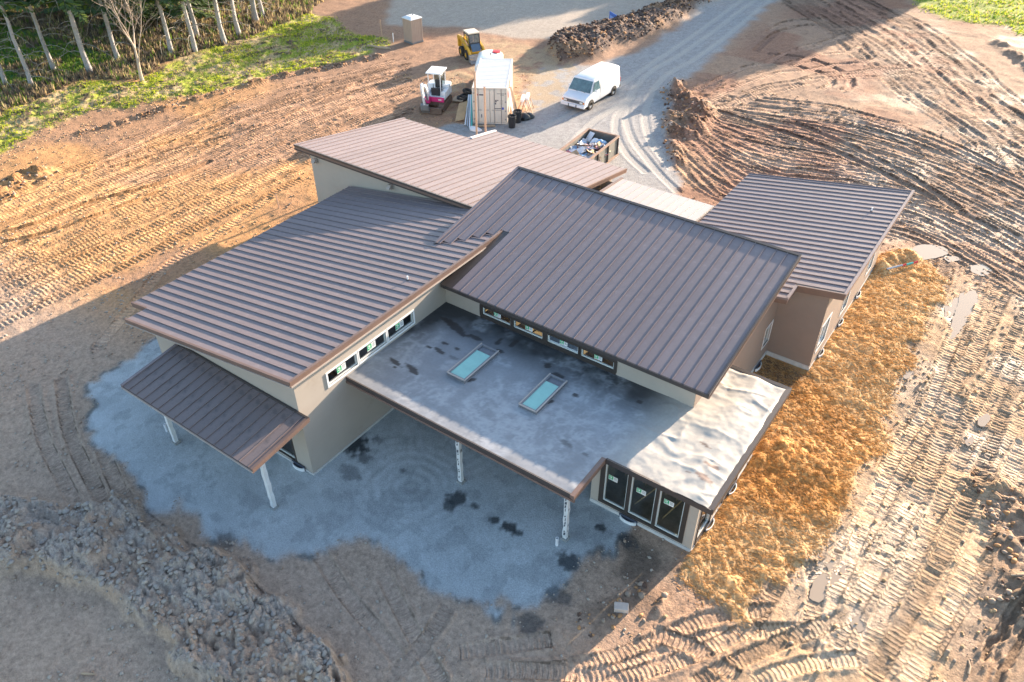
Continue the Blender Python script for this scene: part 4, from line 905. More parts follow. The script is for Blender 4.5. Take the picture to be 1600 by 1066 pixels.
def wheel(parent, c, r, w, ax='x', rim=.55, rimmat='rim'):
    a = Vector((1, 0, 0) if ax == 'x' else (0, 1, 0)); c = Vector(c); mb = MB(); n = 22
    prof = [(-w/2, r*rim), (-w/2, r*.90), (-w*.36, r), (w*.36, r), (w/2, r*.90), (w/2, r*rim)]
    def P(k, o, rr): 
        t = 2*math.pi*k/n
        return (c.x+o, c.y+rr*math.cos(t), c.z+rr*math.sin(t)) if ax == 'x' else (c.x+rr*math.cos(t), c.y+o, c.z+rr*math.sin(t))
    mb.loft([[P(k, o, rr) for k in range(n)] for o, rr in prof], cap=False); wo = mb.build('wheel', 'rubber', parent, smooth=35)
    mb = MB(); mb.loft([[P(k, o, rr) for k in range(n)] for o, rr in ((-w*.40, r*rim), (-w*.30, r*rim*.8), (-w*.34, r*.2), (w*.34, r*.2), (w*.30, r*rim*.8), (w*.40, r*rim))]); mb.build('rim', rimmat, wo, smooth=30)
    return wo

# --- panel van; local +y = nose
def van():
    r = empty('panel_van', (-28.62, 50.45, 0), math.pi, 'old white panel van with a dark grille parked on the gravel drive', 'van')
    Lh, HW = 2.62, .98
    def ring(y, zb, zw, zt, hw, hr):
        return [(-hw*.96, y, zb), (-hw, y, zb+.12), (-hw, y, (zb+zw)/2), (-hw*.985, y, zw), (-hr, y, zt-.10), (-hr*.86, y, zt-.015), (0, y, zt+.02), (hr*.86, y, zt-.015), (hr, y, zt-.10), (hw*.985, y, zw), (hw, y, (zb+zw)/2), (hw, y, zb+.12), (hw*.96, y, zb)]
    mb = MB()
    # the body in one loft: tail, sides, cowl, short hood and nose
    st = [(-2.62, .46, 1.18, 1.92, .93, .78), (-2.52, .40, 1.20, 2.04, .97, .84), (-1.4, .38, 1.22, 2.08, HW, .87), (0.2, .38, 1.22, 2.08, HW, .87), (1.12, .38, 1.20, 2.03, HW, .85), (1.22, .38, 1.20, 1.99, HW, .84)]
    mb.loft([ring(*a) for a in st]); 
    mb.loft([[(-.97, y, .40), (-.985, y, .62), (-.97, y, zs), (-.90, y, zt), (0, y, zt+.03), (.90, y, zt), (.97, y, zs), (.985, y, .62), (.97, y, .40)] for y, zs, zt in ((1.20, 1.08, 1.19), (1.80, 1.02, 1.17), (2.30, .94, 1.06), (2.52, .86, .97), (2.58, .80, .88))])
    b = mb.build('body', 'paint_white', r, bevel=.015, smooth=38)
    # windscreen and its pillars between cowl and roof
    mb = MB(); mb.loft([[(-.84, 1.22, 1.97), (.84, 1.22, 1.97), (.80, 1.14, 2.03), (-.80, 1.14, 2.03)], [(-.97, 1.83, 1.17), (.97, 1.83, 1.17), (.97, 1.20, 1.15), (-.97, 1.20, 1.15)]]); mb.build('cab_front', 'paint_white', r)
    def wp(s, t): # on the windscreen plane
        return (s*(.80+.12*t), 1.225+.605*t+.012, 1.96-.79*t+.016)
    mb = MB(); mb.quad(wp(-1, .06), wp(1, .06), wp(1, .93), wp(-1, .93)); mb.build('windscreen', 'veh_glass2', r)
    mb = MB(); mb.bar(wp(-.55, .97), wp(-.05, .80), .02, .015); mb.bar(wp(.15, .97), wp(.65, .80), .02, .015); mb.build('wipers', 'black', r)
    for s in (-1, 1):
        mb = MB(); x = s*.955
        mb.add([(s*.885, 1.18, 1.86), (s*.885, .55, 1.86), (s*.985, .50, 1.27), (s*.985, 1.52, 1.27)], [(0, 1, 2, 3) if s > 0 else (3, 2, 1, 0)]); mb.v = [(a+s*.012, b_, c) for a, b_, c in mb.v]; mb.build('side_window', 'veh_glass2', r)
        mb = MB(); mb.box((s*.975-.012, .42, .52), (s*.975+.012, .435, 1.9)); mb.box((s*.978-.012, -.05, 1.05), (s*.978+.014, .10, 1.08)); mb.build('door_seam', 'grey_plastic', r)
        mb = MB(); mb.box((s*1.0-.02, 1.28, 1.22), (s*1.22, 1.34, 1.40)); mb.build('mirror', 'paint_white', r, bevel=.02)
        mb = MB(); mb.box((s*.66-.12, 2.585, .66), (s*.66+.12, 2.612, .80)); mb.build('headlight', 'lamp', r, bevel=.01)
        mb = MB(); mb.box((s*.88-.05, 2.56, .66), (s*.88+.06, 2.595, .80)); mb.build('indicator', 'amber', r)
        mb = MB(); mb.box((s*.32-.03, 2.68, .36), (s*.32+.03, 2.72, .56)); mb.build('bumper_guard', 'black', r)
        mb = MB(); mb.box((s*.90-.05, -2.66, .85), (s*.90+.04, -2.60, 1.15)); mb.build('tail_light', 'red', r)
        for y in (1.72, -1.62):
            mb = MB()
            for k in range(13):
                a = math.pi*k/12
                if k: 
                    a0 = math.pi*(k-1)/12
                    P = [(s*.992, y+.44*math.cos(t), .36+.44*math.sin(t)) for t in (a0, a)]+[(s*.992, y+.39*math.cos(t), .36+.39*math.sin(t)) for t in (a, a0)]
                    mb.quad(*P)
            mb.add([(s*.988, y+.40*math.cos(math.pi*k/12), .36+.40*math.sin(math.pi*k/12)) for k in range(13)], [tuple(range(13))]); mb.build('wheel_arch', 'black', r)
            wheel(r, (s*.90, y, .36), .36, .22)
    mb = MB(); mb.box((-.80, 2.572, .62), (.80, 2.597, .84)); mb.build('grille', 'black', r)
    for z in (.665, .73, .795):
        mb = MB(); mb.box((-.50, 2.598, z-.012), (.50, 2.613, z+.012)); mb.build('grille_bar', 'chrome', r)
    mb = MB(); mb.box((-1.0, 2.55, .36), (1.0, 2.70, .56)); mb.build('bumper', 'paint_white', r, bevel=.04)
    mb = MB(); mb.box((-.95, -2.74, .40), (.95, -2.60, .56)); mb.build('bumper', 'black', r, bevel=.03)
    mb = MB(); mb.box((-.80, -2.4, .22), (.80, 2.4, .42)); mb.build('chassis', 'black', r)
    return r
M['veh_glass2'] = mat('tinted_vehicle_glass', (.10, .17, .19), .08, spec=.8, noise=(2.5, .5))
van()

# --- shipping container
ca, cb2 = Vector((*gp(739.4, 193.4), 0)), Vector((*gp(792.6, 194.6), 0))
def container():
    ang = math.atan2(cb2.y-ca.y, cb2.x-ca.x); mid = (ca+cb2)/2
    r = empty('shipping_container', (mid.x, mid.y, 0), ang, 'cream steel shipping container with double doors behind the brown roof', 'container')
    W2, LL, H = 1.22, 6.06, 2.59           # local: x across, y back
    mb = MB()
    for x in (-W2, W2-.1):
        for y in (0, LL-.1): mb.box((x, y, 0), (x+.1, y+.1, H))
    for z in (0.0, H-.1):
        mb.box((-W2+.1, .02, z), (W2-.1, .1, z+.1)); mb.box((-W2+.1, LL-.1, z), (W2-.1, LL-.02, z+.1)); mb.box((-W2+.01, .1, z), (-W2+.09, LL-.1, z+.1)); mb.box((W2-.09, .1, z), (W2-.01, LL-.1, z+.1))
    mb.build('frame', 'cont', r)
    def corr(n, f, name, m='cont'):
        mb = MB(); pr = []
        for i in range(n):
            for o, d in ((0, 0), (.35, 0), (.5, 1), (.85, 1)): pr.append(((i+o)/n, d))
        pr.append((1, 0))
        for (a, d0), (b, d1) in zip(pr[:-1], pr[1:]): mb.quad(*f(a, d0, b, d1))
        mb.build(name, m, r)
    for s in (-1, 1): corr(22, lambda a, d0, b, d1: ((s*(W2-.015-.035*d0), .1+a*(LL-.2), .1), (s*(W2-.015-.035*d1), .1+b*(LL-.2), .1), (s*(W2-.015-.035*d1), .1+b*(LL-.2), H-.1), (s*(W2-.015-.035*d0), .1+a*(LL-.2), H-.1)), 'side_panel')
    corr(22, lambda a, d0, b, d1: ((-W2+.09, .1+a*(LL-.2), H-.01-.02*d0), (W2-.09, .1+a*(LL-.2), H-.01-.02*d0), (W2-.09, .1+b*(LL-.2), H-.01-.02*d1), (-W2+.09, .1+b*(LL-.2), H-.01-.02*d1)), 'roof', 'cont_roof')
    mb = MB(); mb.box((-W2+.1, LL-.08, .1), (W2-.1, LL-.04, H-.1)); mb.build('end_panel', 'cont', r)
    for s in (-1, 1):
        x0, x1 = (-W2+.11, -.012) if s < 0 else (.012, W2-.11)
        mb = MB(); mb.box((x0, .03, .12), (x1, .07, H-.12)); d = mb.build('door', 'cont', r, bevel=.008)
        for i in (0, 1):
            xx = x0+(x1-x0)*(.28+.44*i)+(.0 if s < 0 else .0); mb = MB(); mb.cyl((xx, .005, .06), (xx, .005, H-.06), .02, 8); mb.box((xx-.03, -.02, 1.0), (xx+.22*s*-1+.03, .0, 1.03)); mb.build('lock_rod', 'grey_steel', d)
        for z in (.35, .95, 1.6, 2.2):
            xx = x0 if s < 0 else x1
            mb = MB(); mb.box((xx-.06, .0, z-.05), (xx+.06, .03, z+.05)); mb.build('hinge', 'grey_steel', d)
    # markings too faded to read: blocks of print where they stand
    for (x0, x1, z0, z1, m) in ((-.86, -.78, 2.03, 2.15, 'red'), (-.74, -.44, 2.04, 2.13, 'print'), (-.38, -.28, 2.02, 2.14, 'blue'), (.50, 1.0, 2.17, 2.20, 'print'), (.74, .98, 2.08, 2.11, 'print'), (.38, .48, 1.58, 1.75, 'print'), (.52, .60, 1.66, 1.75, 'print'), (.36, .44, 1.42, 1.55, 'print'), (.68, .94, 1.70, 1.72, 'grey_steel'), (.68, .94, 1.62, 1.64, 'grey_steel'), (.68, .90, 1.54, 1.56, 'grey_steel'), (.68, .94, 1.46, 1.48, 'grey_steel'), (.34, .78, 1.10, 1.15, 'print'), (.36, .60, 1.00, 1.03, 'print'), (.84, .98, 1.06, 1.22, 'blue'), (-.62, -.56, .45, .70, 'print')):
        mb = MB(); mb.box((x0, .024, z0), (x1, .0285, z1)); mb.build('door_print', m, r)
    mb = MB()
    for (y0, y1, z0, z1) in ((.5, 1.3, 1.5, 2.2), (1.5, 2.6, 1.3, 1.9), (1.9, 3.2, 2.0, 2.2)): mb.box((W2-.012, y0, z0), (W2-.004, y1, z1))
    mb.build('side_print', 'red', r)
    return r
cont = container()
CX_ = cont.matrix_basis.copy(); CXW = Matrix.Translation(cont.location) @ Matrix.Rotation(cont.rotation_euler.z, 4, 'Z')
def cw(x, y, z=0): v = CXW @ Vector((x, y, z)); return (v.x, v.y, v.z)
def single(mb, name, mats, label, cat, group=None, bevel=0, smooth=False, origin=None):
    vs = np.array(mb.v); o = (float(vs[:, 0].mean()), float(vs[:, 1].mean()), float(vs[:, 2].min())) if origin is None else origin
    ob = mb.build(name, mats, None, bevel, smooth, origin=o); ob.location = o; return tag(ob, label, cat, group)
# upright lumber in front of the container
for (px, bx_, top, lab) in ((741, 745, 112, 'left and taller of two upright pinkish boards before the container doors'), (757, 759, 136, 'right and shorter of two upright pinkish boards before the container doors')):
    x, y = gp(bx_, 216); z = 0
    for z in np.arange(1.5, 6, .02):
        v = Vector((x, y, z))-Vector((0, 0, CAM_H)); d = v.dot(FW)
        if 533-F_PX*v.dot(UP)/d < top: break
    mb = MB(); mb.box((x-.07, y-.02, -.1), (x+.07, y+.02, float(z))); single(mb, 'board', 'pinewood', lab, 'board', 'upright boards by the container')
# stack beside the container: plywood sheet, pipes, tyres
mb = MB(); a, b, c, d = gp(712, 192), gp(725, 194), gp(734, 158), gp(722, 160)
def leaning(pts, zs, th, name, m, lab, cat, group=None):
    P = [Vector((*gp(*p, z), z)) for p, z in zip(pts, zs)]; n = (P[1]-P[0]).cross(P[3]-P[0]).normalized()*th; mb = MB(); n = -n if n.z < 0 else n
    mb.add([tuple(p) for p in P]+[tuple(p+n) for p in P], [(0, 1, 2, 3), (7, 6, 5, 4), (0, 4, 5, 1), (1, 5, 6, 2), (2, 6, 7, 3), (3, 7, 4, 0)]); return single(mb, name, m, lab, cat, group)
leaning([(711, 190), (725, 187), (731, 158), (717, 162)], (.05, .05, .75, .75), .03, 'plywood_sheet', 'plywood', 'tan plywood sheet leaning beside the container doors', 'plywood')
leaning([(704, 158), (722, 160), (725, 155), (712, 151)], (.05, .05, .12, .12), .05, 'plywood_sheet', 'old_wood', 'dark weathered sheet lying flat beside the excavator', 'plywood')
for i, (m, l) in enumerate((('pipe_white', 'white pipe lying nearest the plywood sheet'), ('pipe_grey', 'grey conduit lying between two white pipes'), ('pipe_white', 'white pipe lying between the conduit and the teal pipe'), ('teal', 'teal pipe lying beside the container door'))):
    p, q = gp(727+i*3.4, 196+i*2.2), gp(733+i*1.6, 160); mb = MB(); mb.tube([(p[0], p[1], .06), (q[0], q[1], .55)], [.055, .055], 8); single(mb, 'pipe', m, l, 'pipe', 'pipes beside the container')
def torus(c, R, r, tilt=(0, 0, 1), n=20, k=8):
    t = Vector(tilt).normalized(); a = t.orthogonal().normalized(); b = t.cross(a); mb = MB(); rings = []
    for i in range(n+1):
        u = 2*math.pi*i/n; e = a*math.cos(u)+b*math.sin(u); rings.append([tuple(Vector(c)+e*(R+r*math.cos(2*math.pi*j/k))+t*r*math.sin(2*math.pi*j/k)) for j in range(k)])
    mb.loft(rings, cap=False); return mb
for i, (px, py, z, tl, lab) in enumerate(((727, 153, .14, (0, 0, 1), 'black tyre lying lowest of the tyres against the container'), (731, 150, .36, (.2, .1, 1), 'black tyre resting on top of another beside the container'), (722, 156, .13, (.1, 0, 1), 'black tyre lying apart at the edge of the weathered sheet'))):
    x, y = gp(px, py); single(torus((x, y, z), .30, .11, tl), 'tyre', 'rubber', lab, 'tyre', 'tyres by the container', smooth=True)
# things at the right side of the container
def bin_can(x, y, lab, h=.85, r=.29):
    e = empty('rubbish_bin', (x, y, gz(x, y)), 0, lab, 'bin', 'black rubbish bins by the container'); mb = MB(); n = 18
    mb.loft([[(rr*math.cos(2*math.pi*k/n), rr*math.sin(2*math.pi*k/n), z) for k in range(n)] for rr, z in ((r*.8, 0), (r*.96, h*.9), (r*1.05, h*.92), (r*1.06, h), (r*.94, h), (r*.9, h*.5))]); mb.build('bin_body', 'black', e, smooth=30)
    mb = MB(); g = 9; vs = []
    mb.loft([[(r*q*(1+.12*math.sin(5*t+q*9))*math.cos(t), r*q*(1+.12*math.sin(5*t+q*9))*math.sin(t), h*(.86+.10*math.sin(3*t+7*q))) for t in [2*math.pi*k/14 for k in range(14)]] for q in (1.0, .75, .45, .12)]); mb.build('bin_liner', 'bag_black', e, smooth=True)
    for s in (-1, 1):
        mb = MB(); mb.box((s*r*1.08-.02, -.06, h*.78), (s*r*1.08+.03, .06, h*.84)); mb.build('handle', 'black', e)
x, y = gp(800, 199); bin_can(x, y, 'nearer black rubbish bin in front of the container corner')
x, y = gp(809, 191); bin_can(x, y, 'farther black rubbish bin beside the container corner')
for (px, py, s, lab) in ((818, 186, .42, 'black bin bag lying beside the two bins'), (826, 184, .36, 'small black bin bag at the right end of the bags'),):
    x, y = gp(px, py); mb = MB(); n = 14
    mb.loft([[(x+s*rr*(1+.15*math.sin(3*t+z*20))*math.cos(t)*1.2, y+s*rr*(1+.15*math.sin(4*t+z*11))*math.sin(t), z*s) for t in [2*math.pi*k/n for k in range(n)]] for rr, z in ((.8, 0), (1, .3), (.9, .6), (.5, .9), (.15, 1.05))]); single(mb, 'bin_bag', 'bag_black', lab, 'bag', smooth=True)
def sawhorse(px, py, lab):
    x, y = gp(px, py); e = empty('trestle', (x, y, 0), .5, lab, 'trestle', 'white topped trestles by the container')
    mb = MB(); mb.box((-.12, -.55, .92), (.12, .55, 1.10)); mb.build('top_board', 'white', e, bevel=.02)
    for sx in (-1, 1):
        for sy in (-1, 1):
            mb = MB(); mb.bar((sx*.06, sy*.45, .95), (sx*.42, sy*.52, 0), .06, .05); mb.build('leg', 'pinewood', e)
        mb = MB(); mb.bar((sx*.26, -.48, .42), (sx*.26, .48, .42), .05, .04); mb.build('brace', 'pinewood', e)
sawhorse(817, 175, 'white topped trestle nearer to the container side'); sawhorse(824, 172, 'white topped trestle on the side away from the container')
for i, (x, lab) in enumerate(((1.36, 'pale plank leaning nearest the container corner'), (1.42, 'pale plank leaning middle on the container side'), (1.55, 'reddish plank leaning outermost on the container side'))):
    mb = MB(); mb.bar(cw(x+.35, .35+i*.55, 0), cw(1.30, .6+i*.7, 2.35-.2*i), .16, .04); single(mb, 'plank', ('white', 'pinewood', 'old_wood')[i], lab, 'plank', 'planks leaning on the container')
mb = MB(); mb.bar(cw(-1.2, -.5, .05), cw(.4, -.35, .05), .22, .06); single(mb, 'plank', 'old_wood', 'dark plank lying on the ground under the container doors', 'plank')
mb = MB(); x, y = gp(742, 203); mb.loft([[(x+.5*rr*math.cos(t)*(1+.2*math.sin(3*t)), y+.3*rr*math.sin(t), z) for t in [2*math.pi*k/12 for k in range(12)]] for rr, z in ((1, 0), (.9, .12), (.4, .2))]); single(mb, 'plastic_sheet', 'bag_white', 'crumpled white plastic sheet at the foot of the boards', 'plastic sheet', smooth=True)

# --- white rounded trailer half hidden behind the container
def trailer():
    x, y = gp(760, 97); ang = math.atan2(cb2.y-ca.y, cb2.x-ca.x)
    c = CXW @ Vector((-.75, 8.1, 0)); r = empty('utility_trailer', (c.x, c.y, 0), ang, 'white rounded trailer with red trim half hidden behind the container', 'trailer')
    mb = MB(); n = 10; rings = []
    for y_ in (-1.5, -1.42, 1.42, 1.5):
        k = .93 if abs(y_) > 1.45 else 1.; pts = [(-.98*k, y_, .45), (.98*k, y_, .45)]
        for i in range(n+1):
            a = math.pi*i/n; pts.append((.98*k*max(-1, min(1, 1.12*math.cos(a))), y_, 1.55+(.55*k)*math.sin(a)))
        rings.append(pts)
    mb.loft(rings); mb.build('body', 'paint_white', r, smooth=35)
    mb = MB(); mb.box((-1.0, -1.2, .62), (-.972, 1.2, .95)); mb.build('side_stripe', 'magenta', r); mb = MB(); mb.box((.2, .7, 2.06), (.8, 1.2, 2.16)); mb.build('roof_lamp', 'red', r, bevel=.03)
    mb = MB(); mb.cyl((.1, 0, 2.08), (.1, 0, 2.32), .035, 8); mb.build('roof_vent', 'black', r)
    for s in (-1, 1): wheel(r, (s*.88, 0, .33), .33, .2)
    mb = MB(); mb.bar((0, 1.4, .45), (0, 2.3, .42), .08, .08); mb.build('drawbar', 'grey_steel', r); mb = MB(); mb.box((-.9, -1.45, .36), (.9, 1.45, .48)); mb.build('chassis', 'black', r)
trailer()

# --- skid steer loader; local +y = bucket end
def skid():
    b, k = Vector((*gp(741, 105), 0)), Vector((*gp(716, 84), 0)); 
    d = Vector((.87, -.49, 0)).normalized(); c = Vector((-41.8, 53.0, 0))
    r = empty('skid_steer', (c.x, c.y, 0), math.atan2(d.y, d.x)-math.pi/2, 'yellow skid steer loader with a cream cab roof and grey bucket', 'loader')
    mb = MB(); mb.prism([(-1.35, .35), (.85, .35), (.95, .75), (.4, .85), (-.5, 1.0), (-1.40, 1.25)], 'x', -.55, .55); mb.build('body', 'yellow', r, bevel=.03)
    mb = MB(); mb.prism([(-1.42, .75), (-.85, .75), (-.80, 1.45), (-1.30, 1.42)], 'x', -.52, .52); mb.build('engine_cover', 'yellow', r, bevel=.03)
    mb = MB()
    for s in (-1, 1):
        mb.bar((s*.46, -.62, .95), (s*.46, -.55, 2.02), .07, .07); mb.bar((s*.46, .62, .75), (s*.46, .42, 2.02), .08, .08); mb.bar((s*.46, -.58, 1.98), (s*.46, .45, 1.98), .07, .07); mb.bar((s*.46, -.6, 1.0), (s*.46, .6, .95), .07, .07)
    for y, z in ((.42, 1.98), (-.56, 1.98), (.54, 1.28)): mb.bar((-.46, y, z), (.46, y, z), .08, .08)
    mb.build('cab_frame', 'black', r)
    mb = MB(); mb.box((-.52, -.70, 2.02), (.52, .52, 2.12)); mb.build('cab_roof', 'cream', r, bevel=.04)
    mb = MB(); mb.quad((-.42, .455, 1.94), (.42, .455, 1.94), (.42, .55, 1.32), (-.42, .55, 1.32)); mb.build('front_glass', 'veh_glass', r)
    for s in (-1, 1): mb = MB(); mb.quad((s*.46, -.52, 1.94), (s*.46, .40, 1.94), (s*.46, .55, 1.05), (s*.46, -.52, 1.05)); mb.build('side_glass', 'veh_glass', r)
    mb = MB(); mb.quad((-.40, .60, 1.24), (.40, .60, 1.24), (.40, .96, .72), (-.40, .96, .72)); mb.v = [(a, b_+.02, c_+.02) for a, b_, c_ in mb.v]; mb.build('foot_well', 'pipe_grey2', r)
    mb = MB(); mb.box((-.25, -.35, .95), (.25, .1, 1.1)); mb.box((-.25, -.45, 1.1), (.25, -.33, 1.6)); mb.build('seat', 'black', r, bevel=.03)
    for s in (-1, 1):
        mb = MB(); x0, x1 = (s*.66-.09, s*.66+.09)
        mb.prism([(-1.50, 1.30), (-1.38, 1.58), (-.9, 1.62), (.75, 1.02), (1.20, .62), (1.34, .25), (1.16, .22), (1.02, .50), (.65, .82), (-.95, 1.38), (-1.36, 1.22)], 'x', x0, x1); mb.build('lift_arm', 'yellow', r, bevel=.02)
        mb = MB(); mb.box((s*.62-.10, -1.48, .62), (s*.62+.10, -1.22, 1.5)); mb.build('rear_post', 'yellow', r, bevel=.02)
        mb = MB(); mb.cyl((s*.60, -.7, .95), (s*.60, .75, .85), .045, 8); mb.build('lift_cylinder', 'grey_steel', r)
        for y in (-.62, .52): wheel(r, (s*.70, y, .41), .41, .30, rim=.5, rimmat='yellow')
    mb = MB(); pr = [(1.22, .62), (1.28, .10), (1.85, .04), (1.85, .07), (1.34, .14), (1.28, .60)]
    mb.prism(pr, 'x', -.85, .85); 
    for s in (-1, 1): mb.prism([(1.25, .60), (1.28, .08), (1.85, .05), (1.45, .55)], 'x', s*.85-.02, s*.85+.02)
    mb.build('bucket', 'grey_steel', r)
    mb = MB(); mb.cyl((-.38, -1.25, 1.45), (-.38, -1.25, 1.8), .04, 8); mb.tube([(-.3, -1.1, 1.7), (-.45, -1.15, 1.95), (-.6, -1.1, 1.95), (-.62, -1.0, 1.7)], [.035]*4, 8); mb.build('exhaust', 'black', r)
M['pipe_grey2'] = mat('blue_grey_panel', (.07, .11, .17), .5)
skid()

# --- mini excavator; local +y = front
def excavator():
    x, y = gp(683, 166); r = empty('mini_excavator', (x, y, 0), math.pi+.38, 'white mini excavator with magenta trim and an open canopy beside the container', 'excavator'); r.scale = (1.12, 1.12, 1.12)
    for s in (-1, 1):
        mb = MB(); n = 16; out = []
        for k in range(n): 
            a = math.pi*k/(n-1)-math.pi/2; out.append((.78+.24*math.cos(a), .26+.24*math.sin(a)))
        for k in range(n):
            a = math.pi*k/(n-1)+math.pi/2; out.append((-.78+.24*math.cos(a), .26+.24*math.sin(a)))
        mb.prism(out, 'x', s*.60-.16, s*.60+.16); t = mb.build('track', 'mud_steel', r)
        for k in range(9):
            mb = MB(); yy = -.8+k*.2; mb.box((s*.60-.165, yy-.04, .50), (s*.60+.165, yy+.04, .535)); mb.build('track_shoe', 'mud_steel', t)
    mb = MB(); mb.box((-.42, -.6, .28), (.42, .6, .52)); mb.cyl((0, 0, .5), (0, 0, .66), .40, 16); mb.build('undercarriage', 'mud_steel', r)
    mb = MB(); mb.prism([(1.25, .06), (1.40, .04), (1.36, .40), (1.25, .42)], 'x', -.75, .75); bl = mb.build('dozer_blade', 'mud_steel', r, bevel=.01)
    for s in (-1, 1): mb = MB(); mb.bar((s*.38, .6, .3), (s*.38, 1.28, .22), .10, .10); mb.build('blade_arm', 'mud_steel', bl)
    mb = MB(); mb.prism([(-.74, -1.02), (-.60, -1.18), (.60, -1.18), (.74, -1.02), (.74, .50), (.66, .62), (-.66, .62), (-.74, .50)], 'z', .66, .84); mb.build('deck', 'paint_white', r, bevel=.02)
    mb = MB(); mb.prism([(-.74, -1.02), (-.60, -1.20), (.60, -1.20), (.74, -1.02), (.74, -.42), (-.74, -.42)], 'z', .84, 1.32); mb.build('engine_cover', 'paint_white', r, bevel=.05)
    for s in (-1, 1): mb = MB(); mb.box((s*.60-.14, -.42, .84), (s*.60+.14, .35, 1.12 if s < 0 else 1.0)); mb.build('side_cover', 'paint_white', r, bevel=.05)
    mb = MB(); mb.box((-.72, .60, .56), (.72, .69, .86)); mb.build('front_trim', 'magenta', r, bevel=.02)
    for sx in (-1, 1):
        for yy in (-.62, .42): mb = MB(); mb.cyl((sx*.40-.06, yy, .84), (sx*.40-.06, yy, 2.30), .03, 8); mb.build('canopy_post', 'paint_white', r)
    mb = MB(); mb.box((-.58, -.74, 2.30), (.46, .56, 2.38)); mb.build('canopy_roof', 'paint_white', r, bevel=.03)
    mb = MB(); mb.quad((-.42, -.62, 1.3), (.30, -.62, 1.3), (.30, -.62, 2.28), (-.42, -.62, 2.28)); mb.build('rear_screen', 'veh_glass', r)
    mb = MB(); mb.box((-.30, -.40, .95), (.18, .02, 1.10)); mb.box((-.30, -.50, 1.10), (.18, -.38, 1.62)); mb.build('seat', 'black', r, bevel=.04)
    mb = MB(); mb.box((-.34, .22, .84), (.22, .34, 1.32)); mb.cyl((-.2, .26, 1.3), (-.22, .2, 1.55), .02, 6); mb.cyl((.08, .26, 1.3), (.1, .2, 1.55), .02, 6); mb.build('controls', 'black', r)
    # boom folded up over the left front, stick and bucket reaching to the ground (operator's right hand)
    mb = MB(); mb.box((.18, .62, .50), (.42, .92, .92)); mb.build('swing_post', 'magenta', r, bevel=.03)
    mb = MB(); mb.prism([(.78, .62), (.92, .72), (1.06, 1.35), (1.34, 1.72), (1.90, 1.95), (1.92, 2.08), (1.60, 2.04), (1.20, 1.88), (.90, 1.42), (.72, .80)], 'x', .22, .38); mb.build('boom', 'paint_white', r, bevel=.02)
    mb = MB(); mb.cyl((.30, .96, .75), (.30, 1.30, 1.55), .05, 10, 0); mb.build('boom_cylinder', 'grey_steel', r)
    mb = MB(); mb.prism([(1.72, 2.14), (1.96, 2.10), (1.98, 1.80), (1.62, .62), (1.50, .66), (1.74, 1.85)], 'x', .24, .36); mb.build('stick', 'paint_white', r, bevel=.02)
    mb = MB(); mb.cyl((.30, 1.55, 2.12), (.30, 1.90, 1.6), .045, 10); mb.build('stick_cylinder', 'grey_steel', r)
    mb = MB(); mb.prism([(1.50, .72), (1.66, .66), (1.60, .30), (1.36, .02), (1.18, .14), (1.22, .34), (1.40, .46)], 'x', .04, .56); bk = mb.build('bucket', 'grey_steel', r, bevel=.01)
    for i in range(4): mb = MB(); mb.prism([(1.20, .14), (1.12, .04), (1.24, .06)], 'x', .08+i*.13, .14+i*.13); mb.build('tooth', 'grey_steel', bk)
    for s in (-1, 1): mb = MB(); mb.box((s*.45-.10, .688, .68), (s*.45+.10, .70, .76)); mb.build('work_lamp', 'lamp', r)
excavator()

# --- portable toilet
def toilet():
    p0, p1, p2 = [Vector((*gp(*q), 0)) for q in ((633.7, 66), (645, 70), (662, 65))]
    u = (p2-p1).normalized(); c = p1+u*.58; v = Vector((-u.y, u.x, 0)); c = c+v*.58
    r = empty('portable_toilet', (c.x, c.y, 0), math.atan2(u.y, u.x), 'tan portable toilet with a white roof standing at the edge of the gravel lot', 'toilet')
    mb = MB(); mb.box((-.62, -.62, 0), (.62, .62, .14)); mb.build('skid_base', 'grey_plastic', r, bevel=.02)
    mb = MB(); mb.box((-.56, -.56, .14), (.56, .56, 2.02)); mb.build('cabin', 'tan_plastic', r, bevel=.02)
    for s in (-1, 1):
        for t in (-1, 1): mb = MB(); mb.box((s*.56-.04, t*.56-.04, .14), (s*.56+.04, t*.56+.04, 2.04)); mb.build('corner_post', 'tan_plastic', r, bevel=.015)
    for k in range(5): mb = MB(); mb.box((-.42+k*.2, -.575, .3), (-.36+k*.2, -.558, 1.9)); mb.build('rib', 'tan_plastic', r)
    for k in range(4): mb = MB(); mb.box((-.575, -.34+k*.2, .3), (-.558, -.28+k*.2, 1.9)); mb.build('rib', 'tan_plastic', r)
    mb = MB(); mb.loft([[(-.64, -.64, 2.03), (.64, -.64, 2.03), (.64, .64, 2.03), (-.64, .64, 2.03)], [(-.64, -.64, 2.09), (.64, -.64, 2.09), (.64, .64, 2.09), (-.64, .64, 2.09)], [(-.36, -.36, 2.24), (.36, -.36, 2.24), (.36, .36, 2.24), (-.36, .36, 2.24)]]); mb.build('roof', 'translucent', r, bevel=.02)
    mb = MB(); mb.cyl((.1, 0, 2.22), (.1, 0, 2.36), .05, 10); mb.build('vent_pipe', 'grey_plastic', r)
    mb = MB(); mb.box((-.40, .56, .2), (.40, .59, 1.95)); d = mb.build('door', 'translucent', r, bevel=.01); mb = MB(); mb.box((.28, .59, 1.0), (.34, .63, 1.15)); mb.build('handle', 'grey_plastic', d)
toilet()

